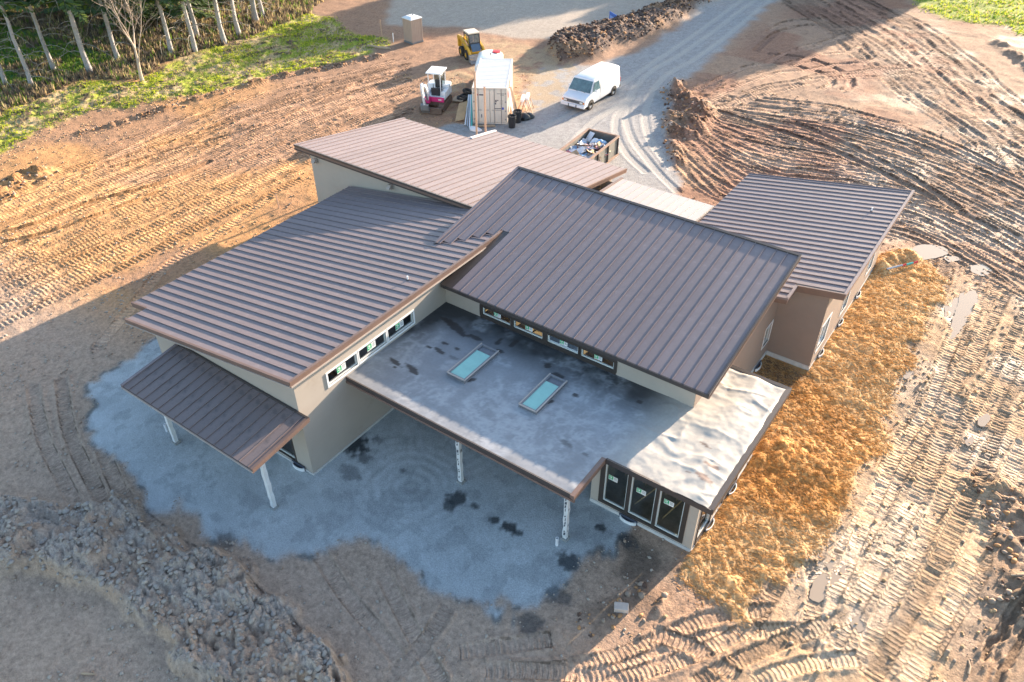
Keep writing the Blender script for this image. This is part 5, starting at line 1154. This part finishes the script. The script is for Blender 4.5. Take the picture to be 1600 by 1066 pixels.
# --- open top dumpster full of rubbish
RZ = 1.25
dA, dB, dC = [Vector((*gp(*q, RZ), 0)) for q in ((919.5, 202.5), (967, 214), (931, 247.5))]
def dumpster():
    u = (dB-dA).normalized(); v = Vector((u.y, -u.x, 0)); LW = (dB-dA).length; LL = (dC-dB).length+.9
    r = empty('dumpster', (dA.x, dA.y, 0), math.atan2(u.y, u.x), 'rusty open top dumpster heaped with building rubbish behind the back roof', 'dumpster')
    # local x across, -y along
    for n_, (a, b) in dict(left=((0, -LL, .12), (.05, 0, RZ)), right=((LW-.05, -LL, .12), (LW, 0, RZ)), back=((.05, -.05, .12), (LW-.05, 0, RZ)), front=((.05, -LL, .12), (LW-.05, -LL+.05, RZ))).items():
        mb = MB(); mb.box(a, b); mb.build('side_wall', 'bin_paint', r)
    mb = MB(); mb.box((.05, -LL+.05, .12), (LW-.05, -.05, .18)); mb.build('floor', 'rust', r)
    mb = MB(); 
    for a, b in (((-.05, -LL, RZ), (.08, 0.04, RZ+.09)), ((LW-.08, -LL, RZ), (LW+.05, 0.04, RZ+.09)), ((.08, -.08, RZ), (LW-.08, .04, RZ+.09))): mb.box(a, b)
    mb.build('top_rail', 'rust2', r)
    for x in (-.08, LW):
        for k in range(4): mb = MB(); yy = -.1-k*(LL-.25)/3; mb.box((x, yy-.09, .12), (x+.08, yy, RZ)); mb.build('side_rib', 'black', r)
        mb = MB(); mb.box((x-.02, -LL, 0), (x+.10, 0, .16)); mb.build('skid_rail', 'rust2', r)
    rr = random.Random(5); mb = MB()
    for i in range(150):
        a, b = rr.uniform(.15, LW-.15), -rr.uniform(.35, LL-.15); z = .62+.50*(1-abs(a/LW-.5)*1.2)*min(1, -b/1.4)+rr.uniform(-.1, .12); s = rr.uniform(.08, .38)
        X = Matrix.Translation((a, b, z)) @ Matrix.Rotation(rr.uniform(0, 6.28), 4, 'Z') @ Matrix.Rotation(rr.gauss(0, .5), 4, 'X') @ Matrix.Rotation(rr.gauss(0, .5), 4, 'Y')
        mb.add([(-s, -s*.6, 0), (0, -s*.7, s*.18), (s, -s*.5, 0), (s*.9, s*.6, s*.1), (0, s*.7, -s*.1), (-s*.9, s*.5, s*.12)], [(0, 1, 4, 5), (1, 2, 3, 4)], rr.choice([0, 0, 0, 0, 1, 2, 2, 3, 4]), X)
    o = mb.build('rubbish_heap', ['bag_white', 'pink', 'old_wood', 'bag_blue', 'cardboard'], None); o.location = r.location; o.rotation_euler = r.rotation_euler; tag(o, 'mixed white paper and wood rubbish heaped in the dumpster', 'rubbish', None, 'stuff')
    X0 = Matrix.Translation(r.location) @ Matrix.Rotation(r.rotation_euler.z, 4, 'Z')
    def put(mb, name, m, lab, cat, g=None): mb.v = [tuple(X0 @ Vector(p)) for p in mb.v]; single(mb, name, m, lab, cat, g, smooth=True)
    for (a, b, s, m, lab) in ((LW*.62, -.9, .42, 'bag_blue', 'large pale blue rubbish bag at the back of the dumpster'), (LW*.80, -1.35, .34, 'bag_blue', 'small pale blue rubbish bag by the right wall of the dumpster'), (LW*.45, -.75, .30, 'bag_white', 'white rubbish bag in the back middle of the dumpster'), (LW*.38, -2.0, .40, 'bag_white', 'white rubbish bag towards the front of the dumpster')):
        mb = MB(); n = 14; mb.loft([[(a+s*q*(1+.16*math.sin(3*t+z*9+a))*math.cos(t), b+s*q*(1+.16*math.sin(4*t+z*7))*math.sin(t), 80e-2+z*s) for t in [2*math.pi*k/n for k in range(n)]] for q, z in ((.85, 0), (1, .3), (.8, .65), (.35, .85), (.1, 1.0))]); put(mb, 'rubbish_bag', m, lab, 'bag', 'rubbish bags in the dumpster')
    mb = MB(); mb.box((LW*.44, -1.55, 1.05), (LW*.44+.45, -1.2, 1.25), 0, Matrix.Rotation(.12, 4, 'X')); put(mb, 'cardboard_box', 'cardboard', 'brown cardboard box on top of the dumpster rubbish', 'box')
    mb = MB(); mb.bar((LW*.15, -.9, .75), (LW*.22, -.35, 1.3), .4, .03); put(mb, 'wallboard_piece', 'bag_white', 'white board piece with a red edge standing in the dumpster corner', 'board')
dumpster()

# --- small site things
def pipe_stub(px, py, lab):
    x, y = gp(px, py); mb = MB(); n = 14
    mb.loft([[(x+rr*math.cos(2*math.pi*k/n), y+rr*math.sin(2*math.pi*k/n), z) for k in range(n)] for rr, z in ((.055, -.1), (.055, .26), (.06, .27), (.06, .36), (.04, .36), (.036, .1))]); single(mb, 'pipe_stub', 'pipe_white', lab, 'pipe', 'white drain stubs in the gravel', smooth=30, origin=(x, y, 0))
pipe_stub(870, 851, 'white pipe stub in the gravel by the right front post'); pipe_stub(261, 673, 'white pipe stub in the gravel under the left canopy')
def stake(px, py, h, m, lab, lean=0.):
    x, y = gp(px, py); z = gz(x, y); mb = MB(); mb.bar((x, y, z-.1), (x+lean, y, z+h), .07, .04); mb.box((x+lean-.02, y-.03, z+h-.12), (x+lean+.02, y-.02, z+h)); single(mb, 'stake', m, lab, 'stake', 'survey stakes in the soil')
stake(437, 326, .9, 'pinewood', 'wooden stake in the orange soil left of the back wing', -.1); stake(597, 58, 1.5, 'pinewood', 'tall thin wooden stake left of the portable toilet', -.05); stake(615, 66, .8, 'pipe_white', 'short white stake beside the portable toilet')
# blue board by the dark soil heap
x, y = gp(957, 43); e = empty('site_sign', (x, y, 0), -.6, 'blue sign board at the far side of the dark soil heap', 'sign')
mb = MB(); mb.box((-.75, -.03, .35), (.75, .03, 1.25)); mb.build('sign_panel', 'blue_board', e) if 'blue_board' in M else mb.build('sign_panel', M.setdefault('blue_board', mat('blue_board', (.05, .15, .50), .5, noise=(3, .1))), e)
mb = MB(); mb.box((-.6, -.036, .55), (.6, -.031, .95)); mb.build('sign_print', M.setdefault('pale_blue', mat('pale_blue_print', (.25, .38, .72), .5)), e)
for s in (-1, 1): mb = MB(); mb.box((s*.6-.03, .03, 0), (s*.6+.03, .07, 1.2)); mb.build('leg', 'old_wood', e)
# coloured pipe lying by the right wing, rag beside it
p, q = gp(1384, 425), gp(1432, 414); z = .15
segs = [(0, .5, 'pipe_grey'), (.5, .62, 'red'), (.62, .85, 'teal'), (.85, 1, 'red')]
e = empty('flagged_rod', (p[0], p[1], gz(*p)+.04), 0, 'long thin rod banded red and green lying by the right wing', 'rod')
for a, b, m in segs:
    mb = MB(); A = [(q[i]-p[i])*a for i in (0, 1)]; B = [(q[i]-p[i])*b for i in (0, 1)]; mb.tube([(A[0], A[1], .02), (B[0], B[1], .05)], [.05, .05], 8); mb.build('rod_segment', m, e)
# pale stone block and loose wood in the front
x, y = gp(970, 952); mb = MB(); mb.box((x-.22, y-.14, -.02), (x+.24, y+.14, .20), 0, Matrix.Translation((x, y, gz(x, y))) @ Matrix.Rotation(.5, 4, 'Z') @ Matrix.Translation((-x, -y, 0))); single(mb, 'stone_block', M.setdefault('stone', mat('pale_stone', (.50, .42, .37), .85, noise=(5, .15), bump=(12, .4, .02))), 'pale squared stone lying in the mud in front of the sun room', 'stone', bevel=.03)
for i, (px, py, L, a, lab) in enumerate(((1575, 906, .9, .6, 'pale stick lying on the bank at the far right'), (1513, 1053, .5, 1.6, 'short pale stick at the bottom right corner'), (128, 1052, .4, .4, 'pale stick on the grey soil at the bottom left'), (575, 73, 2.2, .1, 'grey log lying in the verge left of the portable toilet'))):
    x, y = gp(px, py); mb = MB(); z = gz(x, y); mb.tube([(x, y, z+.03), (x+L*.5*math.cos(a), y+L*.5*math.sin(a), z+.07), (x+L*math.cos(a+.15), y+L*math.sin(a+.15), z+.03)], [.04 if L < 2 else .12, .035 if L < 2 else .11, .02 if L < 2 else .08], 7); single(mb, 'stick' if L < 2 else 'log', 'old_wood', lab, 'stick' if L < 2 else 'log', smooth=True)
# ------------------------------------------------------------------ clods, straw, turf, trees
nr = np.random.default_rng(3)
def scatter_mesh(name, tv, tf, pts, scl, rot, mats, mi=None, sq=(1, 1, 1), tilt=0.):
    """one mesh of many small copies of a template (numpy), kind = stuff"""
    tv = np.array(tv, np.float32); n = len(pts); k = len(tv)
    if n == 0: return None
    c, s = np.cos(rot), np.sin(rot)
    var = tv[None]*np.array(sq)[None, None]*(1+nr.uniform(-.28, .28, (n, k, 3)))
    if tilt:
        t = nr.normal(0, tilt, n); ct, st = np.cos(t), np.sin(t); y = var[:, :, 1]*ct[:, None]-var[:, :, 2]*st[:, None]; z = var[:, :, 1]*st[:, None]+var[:, :, 2]*ct[:, None]; var[:, :, 1] = y; var[:, :, 2] = z
    var = var*scl[:, None, None]
    x = var[:, :, 0]*c[:, None]-var[:, :, 1]*s[:, None]; y = var[:, :, 0]*s[:, None]+var[:, :, 1]*c[:, None]
    V = np.stack([x+pts[:, None, 0], y+pts[:, None, 1], var[:, :, 2]+pts[:, None, 2]], -1).reshape(-1, 3)
    F = np.array(tf); f = (F[None]+np.arange(n)[:, None, None]*k).reshape(-1, F.shape[1])
    me = bpy.data.meshes.new(name); me.vertices.add(len(V)); me.vertices.foreach_set('co', V.astype(np.float32).ravel())
    m = F.shape[1]; me.loops.add(len(f)*m); me.loops.foreach_set('vertex_index', f.astype(np.int32).ravel()); me.polygons.add(len(f)); me.polygons.foreach_set('loop_start', np.arange(0, len(f)*m, m, dtype=np.int32)); me.polygons.foreach_set('loop_total', np.full(len(f), m, np.int32))
    for q in mats: me.materials.append(M[q])
    if mi is not None: me.polygons.foreach_set('material_index', np.repeat(mi, len(F)).astype(np.int32))
    me.update(calc_edges=True); o = link(name, me); o['kind'] = 'stuff'; return o
def hgt_at(x, y): return mask_at(Z.ravel(), x, y)
def sample(n, x0, x1, y0, y1, field_, thr=.5, extra=None):
    x, y = nr.uniform(x0, x1, n), nr.uniform(y0, y1, n); w = mask_at(field_, x, y); k = nr.uniform(0, 1, n) < np.clip((w-thr)*3, 0, 1)
    if extra is not None: k &= extra(x, y)
    return x[k], y[k]
ico_v = [(0, 0, 1), (.89, 0, .45), (.28, .85, .45), (-.72, .53, .45), (-.72, -.53, .45), (.28, -.85, .45), (.72, .53, -.45), (-.28, .85, -.45), (-.89, 0, -.45), (-.28, -.85, -.45), (.72, -.53, -.45), (0, 0, -1)]
ico_f = [(0, 1, 2), (0, 2, 3), (0, 3, 4), (0, 4, 5), (0, 5, 1), (1, 6, 2), (2, 7, 3), (3, 8, 4), (4, 9, 5), (5, 10, 1), (1, 10, 6), (2, 6, 7), (3, 7, 8), (4, 8, 9), (5, 9, 10), (6, 11, 7), (7, 11, 8), (8, 11, 9), (9, 11, 10), (10, 11, 6)]
M['clod_grey'] = mat('grey_clay', (.37, .315, .265), .95, noise=(3, .22), bump=(9, .6, .04)); M['clod_brown'] = mat('brown_clay', (.31, .235, .18), .95, noise=(3, .22), bump=(9, .6, .04)); M['clod_taupe'] = mat('taupe_clay', (.33, .29, .26), .95, noise=(3, .22), bump=(9, .6, .04)); M['clod_tan'] = mat('tan_clay', (.44, .29, .16), .95, noise=(3, .22), bump=(9, .6, .04)); M['clod_dark'] = mat('dark_wet_soil', (.10, .06, .045), .95, noise=(3, .3), bump=(9, .6, .04)); M['clod_orange'] = mat('orange_clay', (.40, .215, .10), .95, noise=(3, .22), bump=(9, .6, .04))
def clods(name, pos, lo, hi, mats, wts, pw=2.2, sq=(1.15, .95, .7), mf=None):
    x, y = pos; n = len(x); s = lo+(hi-lo)*nr.uniform(0, 1, n)**pw; mi = nr.choice(len(mats), n, p=wts) if mf is None else mf(x, y, n)
    scatter_mesh(name, ico_v, ico_f, np.stack([x, y, hgt_at(x, y)+s*.2], 1), s, nr.uniform(0, 6.28, n), mats, mi, sq, .4)
clods('rubble', sample(20000, -29, -8, -2, 16, sm_rub, .25), .012, .11, ['clod_grey', 'clod_taupe'], [.55, .45], 3.2, (1.25, .95, .62))
clods('soil_heap_clods', sample(30000, -48, -28, 52, 85, sm_pile, .15), .02, .15, ['clod_dark', 'clod_orange', 'clod_brown'], [.72, .14, .14], 3., (1.2, .9, .6))
clods('soil_clods', sample(60000, -62, 12, 2, 60, np.clip(bank*1.5, 0, 1)*(1-sm_straw), .15), .02, .13, ['clod_brown', 'clod_orange', 'clod_dark'], [.4, .3, .3])
fld = np.clip(soil-sm_straw-sm_rub-sm_for-sm_green, 0, 1)*np.clip(.22+sstep(.55, .7, n2)*.9+sstep(.58, .68, n3)*.5-TRK*.35, 0, 1)
clods('loose_soil', sample(100000, -60, 10, 2, 60, fld, .28, lambda x, y: (x > -60) & (mask_at(RR[None, :]*np.ones((NA, 1)), x, y) < 64)), .012, .075, ['clod_brown', 'clod_grey', 'clod_tan'], None, 3, mf=lambda x, y, n: np.where((y < 18) & (x < -5), nr.choice([0, 1, 1], n), nr.choice([0, 2, 2], n)))
clods('pad_edge_stones', sample(24000, -34, -4, 2, 20, np.clip(sm_pad*(1-sm_pad)*4, 0, 1)*(1-sm_straw), .2), .01, .04, ['clod_grey', 'clod_taupe'], [.6, .4], 2.5)
# straw
M['straw_a'] = mat('pale_straw', (.72, .47, .22), .8, leaf=.3); M['straw_b'] = mat('orange_straw', (.66, .35, .105), .85, leaf=.3); M['straw_c'] = mat('brown_straw', (.40, .20, .07), .9, leaf=.3)
x, y = sample(170000, -8, 6, 6, 46, sm_straw, .3); n = len(x)
scatter_mesh('straw', [(-.5, -.02, .0), (-.1, .02, .08), (.5, .015, .02), (.1, -.02, .06)], [(0, 3, 2), (0, 2, 1)], np.stack([x, y, hgt_at(x, y)+.006], 1), nr.uniform(.10, .26, n), np.where(nr.uniform(0, 1, n) < .5, nr.normal(-.35, .5, n), nr.uniform(0, 6.28, n)), ['straw_a', 'straw_b', 'straw_c'], np.where(nr.uniform(0, 1, n) < mask_at(org, x, y), nr.choice([1, 1, 2], n), nr.choice([0, 0, 0, 1], n)), (1, 1.5, 1), .25)
fr = smooth_mask(straw, 45)
x, y = sample(35000, -8, 7, 6, 46, np.clip(fr*1.8, 0, 1)*(1-sm_straw)*(1-sm_pad), .12); n = len(x)
scatter_mesh('loose_straw', [(-.5, -.02, .0), (-.1, .02, .12), (.5, .015, .02), (.1, -.02, .08)], [(0, 3, 2), (0, 2, 1)], np.stack([x, y, hgt_at(x, y)+.006], 1), nr.uniform(.08, .24, n), nr.uniform(0, 6.28, n), ['straw_a', 'straw_b', 'straw_c'], nr.choice(3, n, p=[.5, .3, .2]), (1, 1.5, 1), .4)
# turf tufts
M['grass_a'] = mat('bright_grass', (.46, .50, .04), .7, leaf=.45); M['grass_b'] = mat('green_grass', (.17, .27, .035), .7, leaf=.45); M['grass_c'] = mat('dry_grass', (.52, .40, .21), .8, leaf=.35); M['grass_d'] = mat('brown_weeds', (.20, .15, .10), .9, leaf=.2)
blade = [(-.10, 0, 0), (.10, 0, 0), (.02, .12, 1), (-.05, .1, 0), (.12, -.1, 0), (.22, -.05, .8), (-.14, .05, 0), (-.02, -.08, 0), (-.26, .05, .75)]
gq = fbm(GX, GY, .45, 3, 51)
def tufts(name, pos, lo, hi, mats, mifun, sq=(1, 1, 1)):
    x, y = pos; n = len(x); scatter_mesh(name, blade, [(0, 1, 2), (3, 4, 5), (6, 7, 8)], np.stack([x, y, hgt_at(x, y)-.02], 1), nr.uniform(lo, hi, n), nr.uniform(0, 6.28, n), mats, mifun(x, y, n), sq)
tufts('grass', sample(100000, -68, -46, 16, 62, sm_grass*(.45+.9*sstep(.40, .55, gq)), .35), .05, .17, ['grass_a', 'grass_b', 'grass_c', 'grass_d'], lambda x, y, n: np.where(mask_at(gq, x, y)+nr.normal(0, .06, n) > .5, nr.choice([0, 0, 1], n), nr.choice([2, 2, 3, 1], n)), (1.6, 1.6, 1))
tufts('undergrowth', sample(60000, -95, -54, 14, 75, sm_for, .3, lambda x, y: mask_at(fgreen, x, y) < .5), .15, .65, ['grass_d', 'grass_c', 'grass_b'], lambda x, y, n: nr.choice(3, n, p=[.62, .23, .15]), (1.3, 1.3, 1))
tufts('meadow_grass', sample(60000, -16, 30, 60, 120, sm_green*(.4+.9*sstep(.36, .55, gq)), .3), .08, .28, ['grass_a', 'grass_b', 'grass_c'], lambda x, y, n: nr.choice(3, n, p=[.45, .35, .2]), (1.6, 1.6, 1))
tufts('weeds', sample(14000, -60, 6, 30, 92, np.clip(smooth_mask(grass | green2, 25)*2, 0, 1)*(1-sm_road), .25), .08, .22, ['grass_a', 'grass_c', 'grass_b'], lambda x, y, n: nr.choice(3, n), (1.6, 1.6, 1))

tufts('shade_grass', sample(26000, -95, -64, 16, 40, fgreen*sm_for, .4), .12, .35, ['grass_b', 'grass_d'], lambda x, y, n: nr.choice(2, n, p=[.85, .15]), (1.6, 1.6, 1))
# trees
M['bark_pale'] = mat('pale_grey_bark', (.36, .34, .33), .9, noise=(5, .3), bump=(14, .6, .03), dirt=((.18, .16, .12), 2.5, .55, .7)); M['bark_tan'] = mat('tan_smooth_bark', (.47, .38, .30), .85, noise=(4, .2), dirt=((.25, .2, .15), 2, .58, .7)); M['needle'] = mat('conifer_needles', (.085, .145, .055), .7, noise=(1.5, .4), leaf=.3); M['needle2'] = mat('sunlit_tint_needles', (.18, .25, .04), .7, noise=(1.5, .3), leaf=.4); M['twig'] = mat('dead_twigs', (.30, .28, .25), .9)  # lighter needle copy puts sunlit foliage into the colour
def conifer_meshes(seed, h, r0, low_dead, crown_from, dense):
    """trunk mesh and crown mesh of one conifer kind"""
    r = random.Random(seed); tk = MB(); cr_ = MB(); n = 14; path = []; bend = r.uniform(-.25, .25)
    for i in range(n+1):
        t = i/n; path.append((bend*math.sin(t*2.2)+.04*math.sin(i*1.9), .05*math.cos(i*2.3), h*t))
    tk.tube(path, [r0*(1.25 if i == 0 else 1)*(1-.93*i/n) for i in range(n+1)], 9, 0)
    def at(z): 
        i = min(int(z/h*n), n-1); f = z/h*n-i; return Vector(path[i])*(1-f)+Vector(path[i+1])*f
    z = low_dead
    while z < crown_from+3:                               # dead lower limbs
        a = r.uniform(0, 6.28); L = r.uniform(1.0, 2.9); p = at(z); pts = [tuple(p)]
        for k in (1, 2, 3, 4): pts.append((p.x+math.cos(a+.08*k)*L*k/4, p.y+math.sin(a+.08*k)*L*k/4, p.z+.10*L*math.sin(k*.9)-.06*k*k*L/4))
        tk.tube(pts, [.032, .026, .020, .013, .006], 4, 1)
        for j in range(r.randint(3, 7)):
            q = Vector(pts[r.randint(1, 4)]); b = a+r.choice([-1, 1])*r.uniform(.4, 1.1); l = r.uniform(.3, .9); tk.tube([tuple(q), (q.x+math.cos(b)*l, q.y+math.sin(b)*l, q.z-.1*l+r.uniform(-.1, .15))], [.012, .004], 3, 1, False)
        z += r.uniform(.25, .7)
    z = crown_from
    while z < h-.3:                                       # live boughs, drooping
        t = (z-crown_from)/(h-crown_from); Lm = (1-t)**.75*3.1+.35
        for _ in range(r.randint(2, 3)):
            a = r.uniform(0, 6.28); L = Lm*r.uniform(.55, 1.1); p = at(z); droop = r.uniform(.18, .42); m = int(5+L*dense)
            prev = p
            for k in range(1, 5):
                f = k/4; q = Vector((p.x+math.cos(a)*L*f, p.y+math.sin(a)*L*f, p.z+.12*L*f-droop*L*f*f))
                prev = q
            tk.tube([tuple(p), (p.x+math.cos(a)*L*.5, p.y+math.sin(a)*L*.5, p.z+.06*L-droop*L*.25), tuple(prev)], [.03*(1-t)+.008, .02*(1-t)+.006, .004], 3, 1, False)
            for j in range(m*3):
                f = r.uniform(.18, 1.02); w = (.10+.34*(1-f))*L**.5; c = Vector((p.x+math.cos(a)*L*f, p.y+math.sin(a)*L*f, p.z+.12*L*f-droop*L*f*f))
                sd = r.choice([-1, 1]); b = a+sd*r.uniform(.5, 1.2); l = w*r.uniform(.8, 1.9); d = Vector((math.cos(b), math.sin(b), r.uniform(-.75, -.1))).normalized()*l; s = Vector((-math.sin(b), math.cos(b), r.uniform(-.3, .3)))*l*.20
                cr_.add([tuple(c-s*.4), tuple(c+d*.55-s), tuple(c+d), tuple(c+d*.55+s)], [(0, 1, 2, 3)], 1 if r.random() < .22 else 0)
        z += r.uniform(.22, .42)
    return tk.mesh('trunk', ['bark_pale', 'twig'], smooth=True), cr_.mesh('crown', ['needle', 'needle2'])
kinds = [conifer_meshes(11, 21, .20, 1.2, 5.0, 5), conifer_meshes(12, 24, .21, 1.6, 5.6, 5), conifer_meshes(13, 19, .18, .8, 6.5, 5)]
full = [conifer_meshes(21, 16, .20, .3, .7, 5), conifer_meshes(22, 20, .22, .3, 1.2, 5)]
def tree(k, x, y, rz, s, label, group):
    t = empty('conifer_tree', (x, y, gz(x, y)-.1), rz, label, 'tree', group); t.scale = (s, s, s)
    link('trunk', k[0], t); link('crown', k[1], t); return t
T = [((10, 133), 2, 'pale bare limbed conifer at the left edge of the photo'), ((51, 136), 2, 'grey conifer with many dead low limbs, second from the left edge'), ((84, 110), 2, 'grey conifer standing farther back at the green patch'), ((140, 113), 1, 'pale straight conifer between the green patch and the forked tree'), ((185, 95), 0, 'conifer with drooping green boughs just left of the forked tree'), ((269, 84), 0, 'thick pale conifer just right of the forked tree'),
     ((305, 80), 1, 'thin conifer with sunlit boughs, second right of the forked tree'), ((309, 60), 2, 'thin conifer standing farther back in the dark wood'), ((350, 67), 0, 'pale conifer at the wood edge, third right of the forked tree'), ((373, 55), 1, 'conifer with a mossy foot beside the bramble bank'), ((398, 33), 2, 'twin trunk conifer, left stem, at the far end of the wood'), ((402, 36), 2, 'twin trunk conifer, right stem, at the far end of the wood'), ((410, 25), 1, 'slim conifer last in the row at the far end of the wood')]
r_ = random.Random(4)
for (p, k, lab) in T:
    x, y = gp(*p); tree(kinds[k], x, y, r_.uniform(0, 6.28), r_.uniform(.9, 1.08), lab, 'pale conifers along the wood edge')
# the darker wood behind them
n = 0; pts_ = []
while n < 44:
    x, y = r_.uniform(-98, -66), r_.uniform(22, 84)
    if x > -64-.12*(y-22)-1 or any((x-a)**2+(y-b)**2 < 7 for a, b in pts_): continue
    if 27 < y < 34 and x > -80 or (x > -70 and y < 38 and n % 3): continue
    pts_.append((x, y)); tree(full[n % 2], x, y, r_.uniform(0, 6.28), r_.uniform(.75, 1.15), 'dark dense conifer in the wood behind the pale trunks', 'dark conifers filling the wood'); n += 1
# forked bare tree
def bare():
    x, y = gp(223, 127); e = empty('bare_tree', (x, y, gz(x, y)-.1), .3, 'leafless forked tree with tan trunk in front of the wood', 'tree', None); r = random.Random(9); mb = MB(); cr_ = MB()
    def limb(p, d, L, rad, depth):
        pts = [p]; q = Vector(p); dd = Vector(d).normalized(); k = 6
        for i in range(k): dd = (dd+Vector((r.gauss(0, .06), r.gauss(0, .06), .05))).normalized(); q = q+dd*L/k; pts.append(tuple(q))
        (mb if depth == 0 else cr_).tube(pts, [rad*(1-.55*i/k) for i in range(k+1)], 8 if depth < 2 else 4, 0, depth == 0)
        if depth < 4:
            for _ in range((4, 4, 4, 3)[depth]):
                i = k if _ < 2 else r.randint(3, k); b = Vector(pts[i]); sp = (.32, .45, .7, .8)[depth]; nd = (dd+Vector((r.gauss(0, sp), r.gauss(0, sp), r.uniform(-.05, .25)))).normalized(); limb(tuple(b), nd, L*r.uniform(.55, .9), rad*.42*(1.25 if _ < 2 else .8), depth+1)
    limb((0, 0, 0), (-.05, 0, 1), 2.6, .16, 0)
    mb.build('trunk', 'bark_tan', e, smooth=True); cr_.build('crown', 'bark_tan', e, smooth=True)
bare()
# tall trees beyond the far edge of the site, whose shadows reach the drive and the lot
tips = [(-30, 56), (-28, 52), (-25.6, 53.5), (-26.5, 57), (-24.6, 60), (-29.5, 63), (-23, 66), (-26, 69), (-22.5, 73), (-28, 76), (-21, 79), (-25, 82), (-20.5, 87), (-30, 86), (-37.6, 63), (-36.8, 70), (-36, 78)]
for q in ((390, 88), (450, 74), (505, 62), (560, 68), (615, 54), (600, 30), (690, 46), (655, 25), (760, 31), (720, 8), (830, 16), (900, 1), (540, 40), (480, 45), (640, 2), (800, -8)): tips.append(gp(*q))
def broad_meshes(seed, h, rx):
    r = random.Random(seed); tk = MB(); cr_ = MB(); tk.tube([(0, 0, 0), (.1, 0, h*.25), (-.05, .1, h*.55), (0, 0, h*.85)], [.32, .24, .16, .05], 8)
    lobes = [(0, 0, h*.62, rx*.8, h*.36)]
    for i in range(9):
        a = 2*math.pi*i/9+r.uniform(-.3, .3); d = rx*r.uniform(.45, .75); z = h*r.uniform(.42, .82); lobes.append((d*math.cos(a), d*math.sin(a), z, rx*r.uniform(.3, .48), h*r.uniform(.12, .2))); tk.tube([(0, 0, h*.35), (d*.5*math.cos(a), d*.5*math.sin(a), z*.8), (d*math.cos(a), d*math.sin(a), z)], [.12, .08, .03], 5)
    for (a, b, c, q, qz) in lobes:
        for _ in range(int(900*q*q/6)):
            v = Vector((r.gauss(0, 1), r.gauss(0, 1), r.gauss(0, 1))).normalized()*r.uniform(.55, 1.08); p = Vector((a+v.x*q, b+v.y*q, c+v.z*qz)); u = Vector((r.gauss(0, 1), r.gauss(0, 1), r.gauss(0, .6))).normalized()*r.uniform(.16, .34); w = u.orthogonal().normalized()*u.length*.8
            cr_.add([tuple(p-u), tuple(p+w), tuple(p+u), tuple(p-w)], [(0, 1, 2, 3)], 0 if r.random() < .8 else 1)
    return tk.mesh('trunk', 'bark_pale', smooth=True), cr_.mesh('crown', ['needle', 'needle2'])
broad = [broad_meshes(31, 13, 4.2), broad_meshes(32, 14, 4.8)]
for i, (x, y) in enumerate(tips):                        # each stands where its top's shadow falls on the tip
    k = i % 2; hh = (13, 14)[k]; s = .9+.35*((i*37) % 10)/10; l = hh*.93*s/math.tan(SUN_EL)
    o = tree(broad[k], x+l*math.sin(SUN_AZ), y+l*math.cos(SUN_AZ), i*1.7, s, 'broad evergreen tree standing beyond the far edge of the site', 'tall trees beyond the site'); o.name = 'evergreen_tree'
